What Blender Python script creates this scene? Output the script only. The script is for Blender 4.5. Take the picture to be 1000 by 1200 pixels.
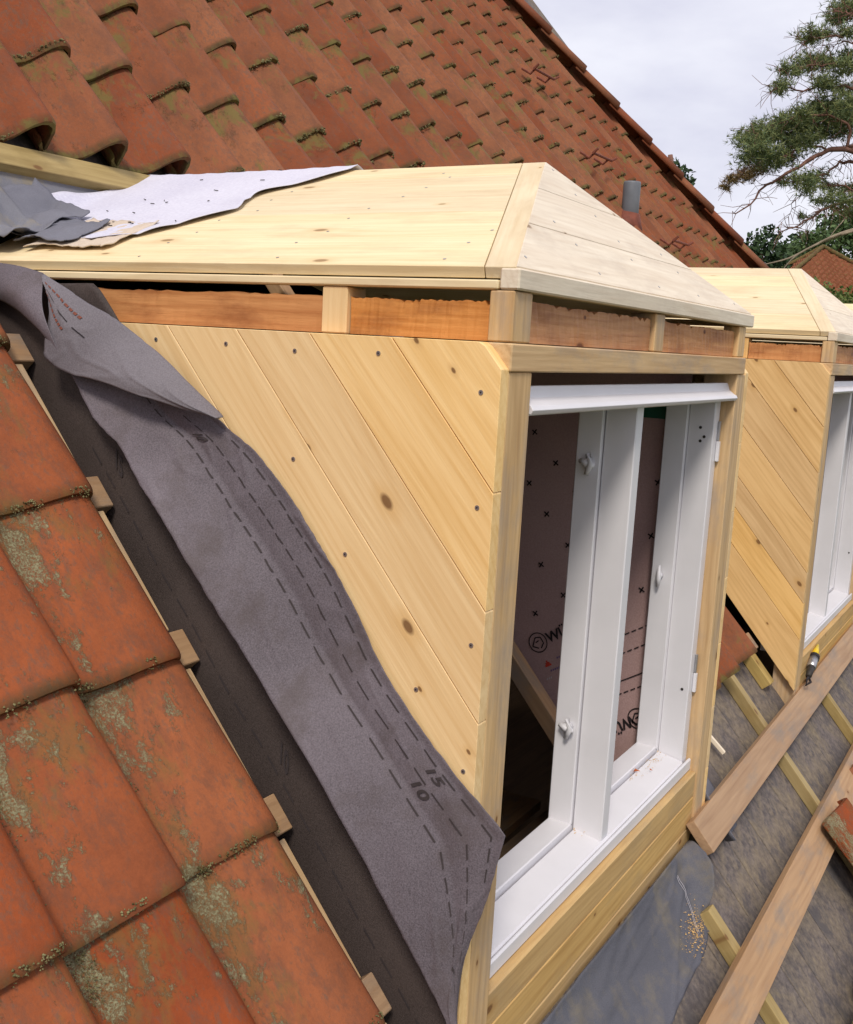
import bpy, bmesh, math, random
from mathutils import Vector, Matrix, noise
random.seed(7)
for o in list(bpy.data.objects): bpy.data.objects.remove(o)
S = bpy.context.scene
COL = S.collection
# ------------------------------------------------------------------ camera
YAW, PIT, ROL = 0.5316, 0.1589, 0.0550
fw = Vector((math.cos(YAW)*math.cos(PIT), math.sin(YAW)*math.cos(PIT), -math.sin(PIT)))
rt = fw.cross(Vector((0, 0, 1))).normalized(); up = rt.cross(fw)
r2 = rt*math.cos(ROL) + up*math.sin(ROL); u2 = up*math.cos(ROL) - rt*math.sin(ROL)
CAM = Vector((-1.2423, -0.6172, 1.0577))
cd = bpy.data.cameras.new('camera'); cam = bpy.data.objects.new('camera', cd); COL.objects.link(cam)
M = Matrix((r2, u2, -fw)).transposed().to_4x4(); M.translation = CAM
cam.matrix_world = M
cd.sensor_fit = 'HORIZONTAL'; cd.sensor_width = 36; cd.lens = 36*1.23616
cd.clip_start = 0.02; cd.clip_end = 2000
S.camera = cam
# ------------------------------------------------------------------ sky and sun
SUN_DIR = Vector((-0.60, -0.27, 0.75)).normalized()      # towards the sun
EL = math.asin(SUN_DIR.z); AZ = math.atan2(SUN_DIR.x, SUN_DIR.y)
W = bpy.data.worlds.new('World'); S.world = W; W.use_nodes = True
nt = W.node_tree; nt.nodes.clear()
wo = nt.nodes.new('ShaderNodeOutputWorld'); bg = nt.nodes.new('ShaderNodeBackground')
sk = nt.nodes.new('ShaderNodeTexSky'); sk.sky_type = 'NISHITA'; sk.sun_disc = False
sk.sun_elevation = EL; sk.sun_rotation = AZ; sk.dust_density = 3.0
tc = nt.nodes.new('ShaderNodeTexCoord'); mp = nt.nodes.new('ShaderNodeMapping'); mp.inputs['Scale'].default_value = (1.0, 1.0, 2.6)
nz = nt.nodes.new('ShaderNodeTexNoise'); nz.inputs['Scale'].default_value = 3.2; nz.inputs['Detail'].default_value = 7; nz.inputs['Roughness'].default_value = 0.55
cr = nt.nodes.new('ShaderNodeValToRGB')
cr.color_ramp.elements[0].position = 0.36; cr.color_ramp.elements[0].color = (5.0, 5.0, 5.95, 1)
cr.color_ramp.elements[1].position = 0.62; cr.color_ramp.elements[1].color = (6.6, 6.6, 7.2, 1)
mx = nt.nodes.new('ShaderNodeMix'); mx.data_type = 'RGBA'; mx.inputs[0].default_value = 0.93
nt.links.new(tc.outputs['Generated'], mp.inputs['Vector']); nt.links.new(mp.outputs[0], nz.inputs['Vector'])
nt.links.new(nz.outputs['Fac'], cr.inputs[0]); nt.links.new(sk.outputs[0], mx.inputs[6]); nt.links.new(cr.outputs[0], mx.inputs[7])
nt.links.new(mx.outputs[2], bg.inputs['Color']); bg.inputs['Strength'].default_value = 0.09
nt.links.new(bg.outputs[0], wo.inputs[0])
sd = bpy.data.lights.new('sun', 'SUN'); sd.energy = 1.5; sd.angle = math.radians(13); sd.color = (1.0, 0.93, 0.82)
sun = bpy.data.objects.new('sun', sd); COL.objects.link(sun)
sun.rotation_euler = SUN_DIR.to_track_quat('Z', 'Y').to_euler(); sun.location = (-4, -3, 8)
S.view_settings.view_transform = 'Standard'; S.view_settings.look = 'None'; S.view_settings.gamma = 1
S.view_settings.exposure = 0.69
S.render.engine = 'CYCLES'

# ------------------------------------------------------------------ materials
def nodes(name, rough=0.7, spec=0.3):
    m = bpy.data.materials.new(name); m.use_nodes = True; t = m.node_tree
    b = t.nodes['Principled BSDF']; b.inputs['Roughness'].default_value = rough
    b.inputs['Specular IOR Level'].default_value = spec
    return m, t, b
def N(t, k, **kw):
    n = t.nodes.new(k)
    for a, v in kw.items():
        if a in n.inputs: n.inputs[a].default_value = v
        else: setattr(n, a, v)
    return n
def ramp(t, src, stops):
    n = t.nodes.new('ShaderNodeValToRGB'); e = n.color_ramp.elements
    while len(e) < len(stops): e.new(0.5)
    for x, (p, c) in zip(e, stops):
        x.position = p; x.color = (c, c, c, 1) if isinstance(c, (int, float)) else (*c, 1)
    t.links.new(src, n.inputs[0]); return n.outputs[0]
def mixc(t, fac, a, b, mode='MIX'):
    n = t.nodes.new('ShaderNodeMix'); n.data_type = 'RGBA'; n.blend_type = mode
    for i, v in ((0, fac), (6, a), (7, b)):
        if hasattr(v, 'is_linked'): t.links.new(v, n.inputs[i])
        elif i == 0: n.inputs[0].default_value = v
        else: n.inputs[i].default_value = (*v, 1)
    return n.outputs[2]
def math_(t, op, a, b=None, c=None):
    n = t.nodes.new('ShaderNodeMath'); n.operation = op
    for i, v in enumerate((a, b, c)):
        if v is None: continue
        if hasattr(v, 'is_linked'): t.links.new(v, n.inputs[i])
        else: n.inputs[i].default_value = v
    return n.outputs[0]
def noise_(t, vec, scale, detail=4, rough=0.55, dist=0.0):
    n = N(t, 'ShaderNodeTexNoise', Scale=scale, Detail=detail, Roughness=rough, Distortion=dist)
    t.links.new(vec, n.inputs['Vector']); return n.outputs['Fac']
def mapped(t, vec, sc):
    n = t.nodes.new('ShaderNodeMapping'); n.inputs['Scale'].default_value = sc; t.links.new(vec, n.inputs[0]); return n.outputs[0]
def attr(t, name):
    n = t.nodes.new('ShaderNodeAttribute'); n.attribute_name = name; return n
def bump(t, b, h, strength, dist):
    n = N(t, 'ShaderNodeBump', Strength=strength, Distance=dist); t.links.new(h, n.inputs['Height']); t.links.new(n.outputs[0], b.inputs['Normal'])

def wood(name, light, dark, knot=(0.16, 0.07, 0.025), contrast=1.0, knots=0.5, rough=0.62, stain=None, stain_amt=0.0, bmp=0.3, ringamt=0.07):
    m, t, b = nodes(name, rough, 0.25)
    g = attr(t, 'gc').outputs['Vector']
    oi = t.nodes.new('ShaderNodeObjectInfo')
    g1 = mapped(t, g, (2.2, 38, 38)); n1 = noise_(t, g1, 1.0, 5, 0.6, 0.9)
    g2 = mapped(t, g, (6, 160, 160)); n2 = noise_(t, g2, 1.0, 3, 0.6)
    g3 = noise_(t, mapped(t, g, (2.0, 5, 5)), 1.0, 3)
    sg = t.nodes.new('ShaderNodeSeparateXYZ'); t.links.new(g, sg.inputs[0])
    lowf = noise_(t, mapped(t, g, (1.3, 9, 9)), 1.0, 2, 0.5)
    ph = math_(t, 'ADD', math_(t, 'MULTIPLY', math_(t, 'ADD', sg.outputs[1], sg.outputs[2]), 330.0), math_(t, 'MULTIPLY', lowf, 46.0))
    ringw = math_(t, 'POWER', math_(t, 'MULTIPLY_ADD', math_(t, 'SINE', ph), 0.5, 0.5), 2.5)
    f = math_(t, 'ADD', math_(t, 'MULTIPLY', n1, 0.50), math_(t, 'ADD', math_(t, 'MULTIPLY', n2, 0.26), math_(t, 'ADD', math_(t, 'MULTIPLY', g3, 0.22), math_(t, 'MULTIPLY', ringw, ringamt))))
    lo = 0.56 - 0.17/contrast; hi = 0.56 + 0.19/contrast
    fac = ramp(t, f, [(lo, 0.0), (hi, 1.0)])
    c = mixc(t, fac, light, dark)
    # per-board tone
    hsv = N(t, 'ShaderNodeHueSaturation'); t.links.new(c, hsv.inputs['Color'])
    t.links.new(math_(t, 'MULTIPLY_ADD', oi.outputs['Random'], 0.16, 0.92), hsv.inputs['Value'])
    t.links.new(math_(t, 'MULTIPLY_ADD', oi.outputs['Random'], 0.16, 0.92), hsv.inputs['Saturation'])
    c = hsv.outputs[0]
    if stain:
        sfac = ramp(t, noise_(t, mapped(t, g, (5, 13, 13)), 1.0, 6, 0.65), [(0.48, 0.0), (0.68, stain_amt)])
        c = mixc(t, sfac, c, stain)
    # knots
    v = N(t, 'ShaderNodeTexVoronoi', voronoi_dimensions='2D', Scale=1.0, Randomness=0.9); t.links.new(mapped(t, g, (5.0, 9.0, 9.0)), v.inputs['Vector'])
    sep = t.nodes.new('ShaderNodeSeparateColor'); t.links.new(v.outputs['Color'], sep.inputs[0])
    keep = math_(t, 'LESS_THAN', sep.outputs[0], knots)
    size = math_(t, 'MULTIPLY_ADD', math_(t, 'POWER', sep.outputs[1], 2.0), 0.060, 0.028)
    k1 = ramp(t, math_(t, 'DIVIDE', v.outputs['Distance'], size), [(0.55, 1.0), (1.0, 0.0)])
    k2 = ramp(t, math_(t, 'DIVIDE', v.outputs['Distance'], math_(t, 'MULTIPLY', size, 2.6)), [(0.38, 0.6), (1.0, 0.0)])
    c = mixc(t, math_(t, 'MULTIPLY', keep, k2), c, dark)
    c = mixc(t, math_(t, 'MULTIPLY', keep, math_(t, 'MULTIPLY', k1, 0.85)), c, knot)
    t.links.new(c, b.inputs['Base Color'])
    bump(t, b, math_(t, 'ADD', n1, n2), bmp, 0.0015)
    return m

def plain(name, col, rough=0.5, spec=0.4, var=0.08, scale=30, metallic=0.0, bmp=0.0):
    m, t, b = nodes(name, rough, spec); b.inputs['Metallic'].default_value = metallic
    co = t.nodes.new('ShaderNodeTexCoord').outputs['Object']
    f = ramp(t, noise_(t, co, scale, 6, 0.6), [(0.3, 0.0), (0.7, 1.0)])
    c = mixc(t, f, tuple(x*(1-var) for x in col), tuple(min(1, x*(1+var)) for x in col))
    t.links.new(c, b.inputs['Base Color'])
    if bmp: bump(t, b, noise_(t, co, scale*6, 4), bmp, 0.002)
    return m

MAT = {}
MAT['cheek'] = wood('cheek_pine', (0.89, 0.635, 0.325), (0.73, 0.46, 0.19), knots=0.9, contrast=1.25)
MAT['cheek_far'] = wood('far_cheek_pine', (0.80, 0.53, 0.24), (0.60, 0.355, 0.13), knots=0.7, contrast=1.3)
MAT['frame'] = wood('framing_pine', (0.66, 0.455, 0.245), (0.42, 0.255, 0.12), knots=0.45, stain=(0.36, 0.29, 0.235), stain_amt=0.7, contrast=1.3)
MAT['apron'] = wood('apron_pine', (0.66, 0.43, 0.17), (0.42, 0.23, 0.075), knots=0.35, stain=(0.33, 0.25, 0.16), stain_amt=0.4)
MAT['roofboard'] = wood('roof_board_pine', (0.84, 0.71, 0.47), (0.70, 0.52, 0.28), knots=0.45, contrast=1.0, knot=(0.30, 0.17, 0.07), stain=(0.52, 0.38, 0.22), stain_amt=0.35)
MAT['roofboard_front'] = wood('front_board_wood', (0.80, 0.71, 0.57), (0.62, 0.50, 0.37), knots=0.28, contrast=1.0, knot=(0.25, 0.16, 0.09), stain=(0.45, 0.36, 0.28), stain_amt=0.35)  # greyer and less yellow than the side roof boards
MAT['brown'] = wood('red_brown_plank', (0.60, 0.285, 0.11), (0.42, 0.165, 0.055), knot=(0.10, 0.03, 0.012), knots=0.55, stain=(0.22, 0.07, 0.025), stain_amt=0.7, contrast=1.4, bmp=0.7)
MAT['batten'] = wood('weathered_batten', (0.47, 0.30, 0.17), (0.30, 0.17, 0.09), knots=0.3, stain=(0.24, 0.20, 0.17), stain_amt=0.8)
MAT['counter'] = wood('treated_counter_batten', (0.46, 0.34, 0.14), (0.28, 0.19, 0.07), knots=0.3, stain=(0.20, 0.14, 0.05), stain_amt=0.6)
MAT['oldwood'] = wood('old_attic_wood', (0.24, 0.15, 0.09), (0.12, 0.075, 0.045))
MAT['white'] = plain('white_window_paint', (0.72, 0.705, 0.735), 0.38, 0.45, 0.05, 5)
MAT['steel'] = plain('zinc_steel', (0.45, 0.44, 0.45), 0.35, 0.5, 0.1, 60, 0.8)
MAT['dark'] = plain('dark_screw_hole', (0.03, 0.025, 0.022), 0.6)
MAT['ink'] = plain('black_print', (0.025, 0.02, 0.022), 0.6, 0.2)
MAT['dash'] = plain('dark_print', (0.046, 0.037, 0.038), 0.7, 0.2)
MAT['redink'] = plain('red_print', (0.5, 0.05, 0.03), 0.6, 0.2)
MAT['blueink'] = plain('blue_print', (0.05, 0.05, 0.25), 0.6, 0.2)
MAT['whiteink'] = plain('pale_print', (0.5, 0.48, 0.52), 0.6, 0.2)
MAT['green'] = plain('green_tape', (0.01, 0.10, 0.06), 0.5)
MAT['pipe'] = plain('grey_pipe', (0.15, 0.16, 0.18), 0.5, 0.4, 0.15, 12)
MAT['hook'] = plain('rusty_hook', (0.17, 0.05, 0.03), 0.7, 0.3, 0.3, 30)
MAT['yellow'] = plain('yellow_plastic', (0.75, 0.52, 0.02), 0.4)
MAT['wall'] = plain('house_wall', (0.5, 0.46, 0.4), 0.9, 0.2, 0.1, 2)
MAT['bark'] = plain('pine_bark', (0.19, 0.10, 0.075), 0.9, 0.1, 0.35, 6)
MAT['deadtwig'] = plain('bare_branch_bark', (0.30, 0.24, 0.17), 0.9, 0.1, 0.3, 6)
MAT['sawdust'] = plain('sawdust', (0.62, 0.40, 0.17), 0.9, 0.1, 0.2, 200)
MAT['clay_chip'] = plain('clay_crumb', (0.55, 0.16, 0.06), 0.9, 0.1, 0.2, 200)

def fabric(name, a, c2, big=3.0, stain=None, bmp=0.35, rough=0.65, fine=420, stain_amt=0.6):
    m, t, b = nodes(name, rough, 0.25)
    co = t.nodes.new('ShaderNodeTexCoord').outputs['Object']
    f = noise_(t, co, fine, 2, 0.7); g = noise_(t, co, big, 5, 0.6)
    fac = ramp(t, math_(t, 'ADD', math_(t, 'MULTIPLY', f, 0.55), math_(t, 'MULTIPLY', g, 0.5)), [(0.36, 0.0), (0.68, 1.0)])
    c = mixc(t, fac, a, c2)
    if stain: c = mixc(t, ramp(t, noise_(t, co, 9, 8, 0.68), [(0.5, 0.0), (0.66, stain_amt)]), c, stain)
    t.links.new(c, b.inputs['Base Color']); bump(t, b, math_(t, 'ADD', f, g), bmp, 0.0012)
    return m
MAT['membrane'] = fabric('grey_membrane', (0.076, 0.064, 0.073), (0.185, 0.158, 0.180), stain=(0.085, 0.066, 0.064))
MAT['membrane_shaded'] = fabric('shaded_membrane', (0.036, 0.027, 0.0245), (0.090, 0.068, 0.062))  # same membrane, with the shade on the upright strip painted into its colour
MAT['membrane_back'] = fabric('pale_membrane_back', (0.115, 0.102, 0.115), (0.205, 0.186, 0.205))
MAT['bitumen'] = fabric('bitumen_felt', (0.13, 0.13, 0.15), (0.22, 0.22, 0.25), stain=(0.30, 0.24, 0.13), fine=700, rough=0.75)
MAT['bitumen_clean'] = fabric('slate_grey_felt', (0.12, 0.12, 0.145), (0.20, 0.20, 0.235), fine=700, rough=0.75)
MAT['bitumen_flap'] = fabric('scuffed_grey_felt', (0.072, 0.073, 0.088), (0.132, 0.133, 0.157), stain=(0.24, 0.195, 0.115), fine=600, rough=0.75, stain_amt=0.4)
MAT['whitefleece'] = fabric('white_fleece', (0.53, 0.515, 0.62), (0.68, 0.67, 0.76), fine=160, rough=0.8)
MAT['tanpaper'] = fabric('tan_backing', (0.52, 0.42, 0.33), (0.64, 0.54, 0.44), fine=300, rough=0.8)
MAT['vapour'] = fabric('brown_vapour_barrier', (0.37, 0.235, 0.228), (0.48, 0.325, 0.31), fine=260, rough=0.5)

def deck_mat():
    m, t, b = nodes('old_roof_felt', 0.85, 0.2)
    co = t.nodes.new('ShaderNodeTexCoord').outputs['Object']; oi = t.nodes.new('ShaderNodeObjectInfo')
    n1 = noise_(t, mapped(t, co, (5, 2.2, 5)), 1.0, 10, 0.72, 0.5); n2 = noise_(t, co, 60, 5, 0.7); n3 = noise_(t, mapped(t, co, (7, 3, 7)), 2.1, 7, 0.7, 0.4)
    c = mixc(t, ramp(t, n2, [(0.3, 0.0), (0.7, 1.0)]), (0.085, 0.072, 0.070), (0.20, 0.168, 0.155))
    c = mixc(t, ramp(t, math_(t, 'ADD', n1, math_(t, 'MULTIPLY', n2, 0.35)), [(0.62, 0.0), (0.82, 0.45)]), c, (0.32, 0.245, 0.125))
    c = mixc(t, ramp(t, n3, [(0.50, 0.0), (0.64, 0.8)]), c, (0.085, 0.078, 0.083))
    t.links.new(c, b.inputs['Base Color']); bump(t, b, math_(t, 'ADD', n1, n2), 0.5, 0.003); return m
MAT['deck'] = deck_mat()

def tile_mat(name, warm, dull, moss_amt, lichen_amt, edge):
    m, t, b = nodes(name, 0.80, 0.15)
    a = attr(t, 'tc').outputs['Vector']            # x across 0..1, y up the slope 0..1, z running number
    oi = t.nodes.new('ShaderNodeObjectInfo')
    co = t.nodes.new('ShaderNodeTexCoord').outputs['Object']
    off = t.nodes.new('ShaderNodeCombineXYZ')
    t.links.new(math_(t, 'MULTIPLY', oi.outputs['Random'], 37.0), off.inputs[0]); t.links.new(math_(t, 'MULTIPLY', oi.outputs['Random'], 91.0), off.inputs[1])
    ad = t.nodes.new('ShaderNodeVectorMath'); t.links.new(co, ad.inputs[0]); t.links.new(off.outputs[0], ad.inputs[1]); p = ad.outputs[0]
    sp = t.nodes.new('ShaderNodeSeparateXYZ'); t.links.new(a, sp.inputs[0]); u, v, z = sp.outputs
    rnd = math_(t, 'FRACT', math_(t, 'ADD', oi.outputs['Random'], z))
    n1 = noise_(t, mapped(t, p, (9, 5, 9)), 1.0, 7, 0.65); n2 = noise_(t, p, 150, 7, 0.78); n3 = noise_(t, mapped(t, p, (48, 22, 48)), 1.0, 9, 0.75, 0.25)
    base = mixc(t, ramp(t, math_(t, 'ADD', math_(t, 'MULTIPLY', n1, 0.7), math_(t, 'MULTIPLY', n2, 0.3)), [(0.36, 0.0), (0.64, 1.0)]), dull, warm)
    hsv = N(t, 'ShaderNodeHueSaturation'); t.links.new(base, hsv.inputs['Color'])
    t.links.new(math_(t, 'MULTIPLY_ADD', rnd, 0.20, 0.90), hsv.inputs['Value']); t.links.new(math_(t, 'MULTIPLY_ADD', rnd, -0.1, 1.03), hsv.inputs['Saturation'])
    t.links.new(math_(t, 'MULTIPLY_ADD', rnd, 0.012, 0.496), hsv.inputs['Hue'])
    c = hsv.outputs[0]
    # grey-black soot spots
    c = mixc(t, ramp(t, n3, [(0.47, 0.0), (0.62, 0.55)]), c, (0.145, 0.066, 0.042))
    n4 = noise_(t, mapped(t, p, (120, 60, 120)), 1.0, 4, 0.7)
    c = mixc(t, ramp(t, math_(t, 'ADD', n4, math_(t, 'MULTIPLY', n1, 0.5)), [(0.80, 0.0), (0.95, 0.6)]), c, (0.14, 0.085, 0.06))
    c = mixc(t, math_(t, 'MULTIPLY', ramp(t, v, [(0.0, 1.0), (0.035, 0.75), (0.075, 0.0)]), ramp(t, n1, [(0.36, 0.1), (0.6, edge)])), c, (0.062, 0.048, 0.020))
    # green film, most of it in the pan and below the course above
    pan = ramp(t, u, [(0.02, 0.6), (0.18, 1.0), (0.52, 0.0)])
    head = ramp(t, v, [(0.40, 0.0), (0.80, 1.0)])
    nose = ramp(t, v, [(0.0, 1.0), (0.10, 0.0)])
    w = math_(t, 'ADD', math_(t, 'MULTIPLY', pan, 0.085), math_(t, 'ADD', math_(t, 'MULTIPLY', head, 0.10), math_(t, 'MULTIPLY', nose, 0.12)))
    g = math_(t, 'ADD', noise_(t, mapped(t, p, (16, 7, 16)), 1.0, 8, 0.72, 0.3), w)
    c = mixc(t, ramp(t, g, [(0.60, 0.0), (0.70, moss_amt)]), c, (0.145, 0.125, 0.038))
    # pale crusty lichen
    lic = math_(t, 'ADD', noise_(t, mapped(t, p, (26, 14, 26)), 1.0, 12, 0.80, 0.1), math_(t, 'ADD', math_(t, 'MULTIPLY', pan, 0.10), math_(t, 'MULTIPLY', head, 0.075)))
    lf = math_(t, 'MULTIPLY', ramp(t, lic, [(0.612, 0.0), (0.66, 1.0)]), ramp(t, noise_(t, p, 260, 4, 0.8), [(0.40, 0.15), (0.55, 1.0)]))
    c = mixc(t, math_(t, 'MULTIPLY', lf, lichen_amt), c, (0.27, 0.255, 0.150))
    t.links.new(c, b.inputs['Base Color'])
    h = math_(t, 'ADD', math_(t, 'MULTIPLY', n2, 0.5), math_(t, 'ADD', math_(t, 'MULTIPLY', n1, 0.5), math_(t, 'MULTIPLY', lf, 0.6)))
    bump(t, b, h, 0.8, 0.0022); return m
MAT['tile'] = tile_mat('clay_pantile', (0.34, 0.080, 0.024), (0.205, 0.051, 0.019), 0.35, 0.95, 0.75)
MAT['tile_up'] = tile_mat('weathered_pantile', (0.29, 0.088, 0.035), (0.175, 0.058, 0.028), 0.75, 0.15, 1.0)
def moss_mat():
    m, t, b = nodes('moss', 0.95, 0.1)
    co = t.nodes.new('ShaderNodeTexCoord').outputs['Object']
    c = mixc(t, ramp(t, noise_(t, co, 70, 3), [(0.35, 0.0), (0.65, 1.0)]), (0.055, 0.047, 0.018), (0.24, 0.215, 0.105))
    t.links.new(c, b.inputs['Base Color']); return m
MAT['moss'] = moss_mat()
def leaf_mat(name, a, bb):
    m, t, b = nodes(name, 0.65, 0.25)
    ge = t.nodes.new('ShaderNodeNewGeometry')
    c = mixc(t, ge.outputs['Random Per Island'], a, bb)
    t.links.new(c, b.inputs['Base Color']); return m
MAT['needle'] = leaf_mat('pine_needles', (0.075, 0.125, 0.060), (0.24, 0.25, 0.085))
MAT['needle_brown'] = leaf_mat('browned_needles', (0.13, 0.085, 0.03), (0.22, 0.15, 0.06))
MAT['leaf_dark'] = leaf_mat('dark_leaves', (0.018, 0.040, 0.018), (0.05, 0.085, 0.03))
MAT['leaf_mid'] = leaf_mat('mid_leaves', (0.045, 0.085, 0.030), (0.10, 0.15, 0.05))
MAT['leaf_hedge'] = leaf_mat('hedge_leaves', (0.05, 0.09, 0.02), (0.14, 0.17, 0.04))
def grass_mat():
    m, t, b = nodes('grass_ground', 0.95, 0.1)
    co = t.nodes.new('ShaderNodeTexCoord').outputs['Object']
    c = mixc(t, noise_(t, co, 0.4, 8, 0.7), (0.04, 0.07, 0.02), (0.10, 0.12, 0.04))
    t.links.new(c, b.inputs['Base Color']); return m
MAT['grass'] = grass_mat()

# ------------------------------------------------------------------ helpers
WL = {}                                           # world location of every object made here
def link(name, me, mat, parent=None, loc=(0, 0, 0), smooth=False):
    o = bpy.data.objects.new(name, me); COL.objects.link(o)
    if mat and not me.materials: me.materials.append(MAT[mat] if isinstance(mat, str) else mat)
    loc = Vector(loc); WL[o] = loc
    if parent is not None: o.parent = parent; o.location = loc - WL[parent]
    else: o.location = loc
    if smooth:
        for p in me.polygons: p.use_smooth = True
    return o
def thing(name, label, cat, loc, group=None):
    o = bpy.data.objects.new(name, None); COL.objects.link(o); o.location = loc; WL[o] = Vector(loc); o.empty_display_size = 0.1
    return tag(o, label, cat, group)
def tag(o, label, cat, group=None):
    o['label'] = label; o['category'] = cat
    if group: o['group'] = group
    return o
def mesh(name, vs, fs):
    me = bpy.data.meshes.new(name); me.from_pydata([tuple(v) for v in vs], [], fs); me.update(); return me
def put_gc(me, vecs):
    a = me.attributes.new('gc', 'FLOAT_VECTOR', 'POINT')
    for i, v in enumerate(vecs): a.data[i].vector = v
def solid(name, vs, fs, mat, parent, grain=Vector((1, 0, 0)), side=Vector((0, 0, 1)), bev=0.0, warp=0.0):
    """closed mesh with grain coordinates, origin at its middle"""
    c = sum((Vector(v) for v in vs), Vector())/len(vs)
    bm = bmesh.new(); bv = [bm.verts.new(Vector(v)-c) for v in vs]
    for f in fs:
        try: bm.faces.new([bv[i] for i in f])
        except ValueError: pass
    bmesh.ops.recalc_face_normals(bm, faces=bm.faces)
    if bev: bmesh.ops.bevel(bm, geom=list(bm.edges), offset=bev, segments=1, affect='EDGES', profile=0.5)
    me = bpy.data.meshes.new(name); bm.to_mesh(me); bm.free()
    g = Vector(grain).normalized(); s = Vector(side); s = (s - g*s.dot(g)).normalized(); w = g.cross(s)
    off = Vector((random.uniform(0, 50), random.uniform(0, 9), random.uniform(0, 9)))
    put_gc(me, [Vector((v.co.dot(g), v.co.dot(s), v.co.dot(w))) + off for v in me.vertices])
    return link(name, me, mat, parent, c)
BF = [(0, 3, 2, 1), (4, 5, 6, 7), (0, 1, 5, 4), (1, 2, 6, 5), (2, 3, 7, 6), (3, 0, 4, 7)]
def box(name, x0, x1, y0, y1, z0, z1, mat, parent, grain='x', bev=0.0015):
    vs = [(x0, y0, z0), (x1, y0, z0), (x1, y1, z0), (x0, y1, z0), (x0, y0, z1), (x1, y0, z1), (x1, y1, z1), (x0, y1, z1)]
    G = {'x': Vector((1, 0, 0)), 'y': Vector((0, 1, 0)), 'z': Vector((0, 0, 1))}[grain]
    return solid(name, vs, BF, mat, parent, G, Vector((0, 0, 1)) if grain != 'z' else Vector((1, 0, 0)), bev)
def rough_board(name, x0, x1, y0, y1, z0, z1, mat, parent, grain, seed):
    """rough-sawn board with a ragged top edge and dented face; long axis x or y"""
    rn = random.Random(seed); n = 46; vs, fs = [], []
    lo, hi = (x0, x1) if grain == 'x' else (y0, y1)
    for i in range(n+1):
        p = lo + (hi-lo)*i/n; t = rn.uniform(-.0022, .0008) + (-.005 if rn.random() < .06 else 0) + .002*noise.noise(Vector((p*9, seed, 0)))
        f = [rn.uniform(0, .0016) + .0015*noise.noise(Vector((p*14, seed, k))) for k in range(3)]
        mid = (z0+z1)/2
        if grain == 'x': ring = [(p, y0+f[0], z0), (p, y1, z0), (p, y1, z1+t), (p, y0+f[1], z1+t), (p, y0+f[2], mid)]
        else: ring = [(x0+f[0], p, z0), (x1, p, z0), (x1, p, z1+t), (x0+f[1], p, z1+t), (x0+f[2], p, mid)]
        vs += ring
    for i in range(n):
        for k in range(5): fs.append((5*i+k, 5*i+(k+1) % 5, 5*i+5+(k+1) % 5, 5*i+5+k))
    fs.append((0, 1, 2, 3, 4)); fs.append(tuple(5*n+k for k in (4, 3, 2, 1, 0)))
    return solid(name, vs, fs, mat, parent, Vector((1, 0, 0)) if grain == 'x' else Vector((0, 1, 0)), Vector((0, 0, 1)))
def prism(name, poly, nrm, thick, mat, parent, grain, bev=0.0012):
    """planar polygon (its outer face) extruded inwards against nrm"""
    n = Vector(nrm).normalized(); k = len(poly); P = [Vector(p) for p in poly]
    vs = P + [p - n*thick for p in P]
    fs = [tuple(range(k)), tuple(range(2*k-1, k-1, -1))] + [(i, (i+1) % k, k+(i+1) % k, k+i) for i in range(k)]
    return solid(name, vs, fs, mat, parent, grain, n.cross(Vector(grain)), bev)
def clip(poly, a, b, c):
    """keep a*x+b*y<=c"""
    out = []
    for i in range(len(poly)):
        p, q = poly[i], poly[(i+1) % len(poly)]
        dp, dq = a*p[0]+b*p[1]-c, a*q[0]+b*q[1]-c
        if dp <= 0: out.append(p)
        if (dp < 0 < dq) or (dq < 0 < dp):
            s = dp/(dp-dq); out.append((p[0]+s*(q[0]-p[0]), p[1]+s*(q[1]-p[1])))
    res = []
    for p in out:
        if not res or math.dist(p, res[-1]) > 1e-4: res.append(p)
    if len(res) > 1 and math.dist(res[0], res[-1]) < 1e-4: res.pop()
    return res
def tube(vs, fs, pts, rads, seg=6):
    base = len(vs); pts = [Vector(p) for p in pts]
    for i, p in enumerate(pts):
        d = (pts[min(i+1, len(pts)-1)] - pts[max(i-1, 0)]).normalized()
        a = d.cross(Vector((0.31, 0.22, 0.93))); a = a.normalized() if a.length > 1e-4 else Vector((1, 0, 0)); b = d.cross(a)
        for k in range(seg):
            th = 2*math.pi*k/seg; vs.append(p + (a*math.cos(th)+b*math.sin(th))*rads[i])
    for i in range(len(pts)-1):
        for k in range(seg):
            fs.append((base+i*seg+k, base+i*seg+(k+1) % seg, base+(i+1)*seg+(k+1) % seg, base+(i+1)*seg+k))
    fs.append(tuple(base+k for k in range(seg))[::-1]); fs.append(tuple(base+(len(pts)-1)*seg+k for k in range(seg)))
def tube_obj(name, pts, rads, mat, parent, seg=8, smooth=True):
    vs, fs = [], []; tube(vs, fs, pts, rads, seg)
    c = sum(vs, Vector())/len(vs)
    return link(name, mesh(name, [v-c for v in vs], fs), mat, parent, c, smooth)

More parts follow.
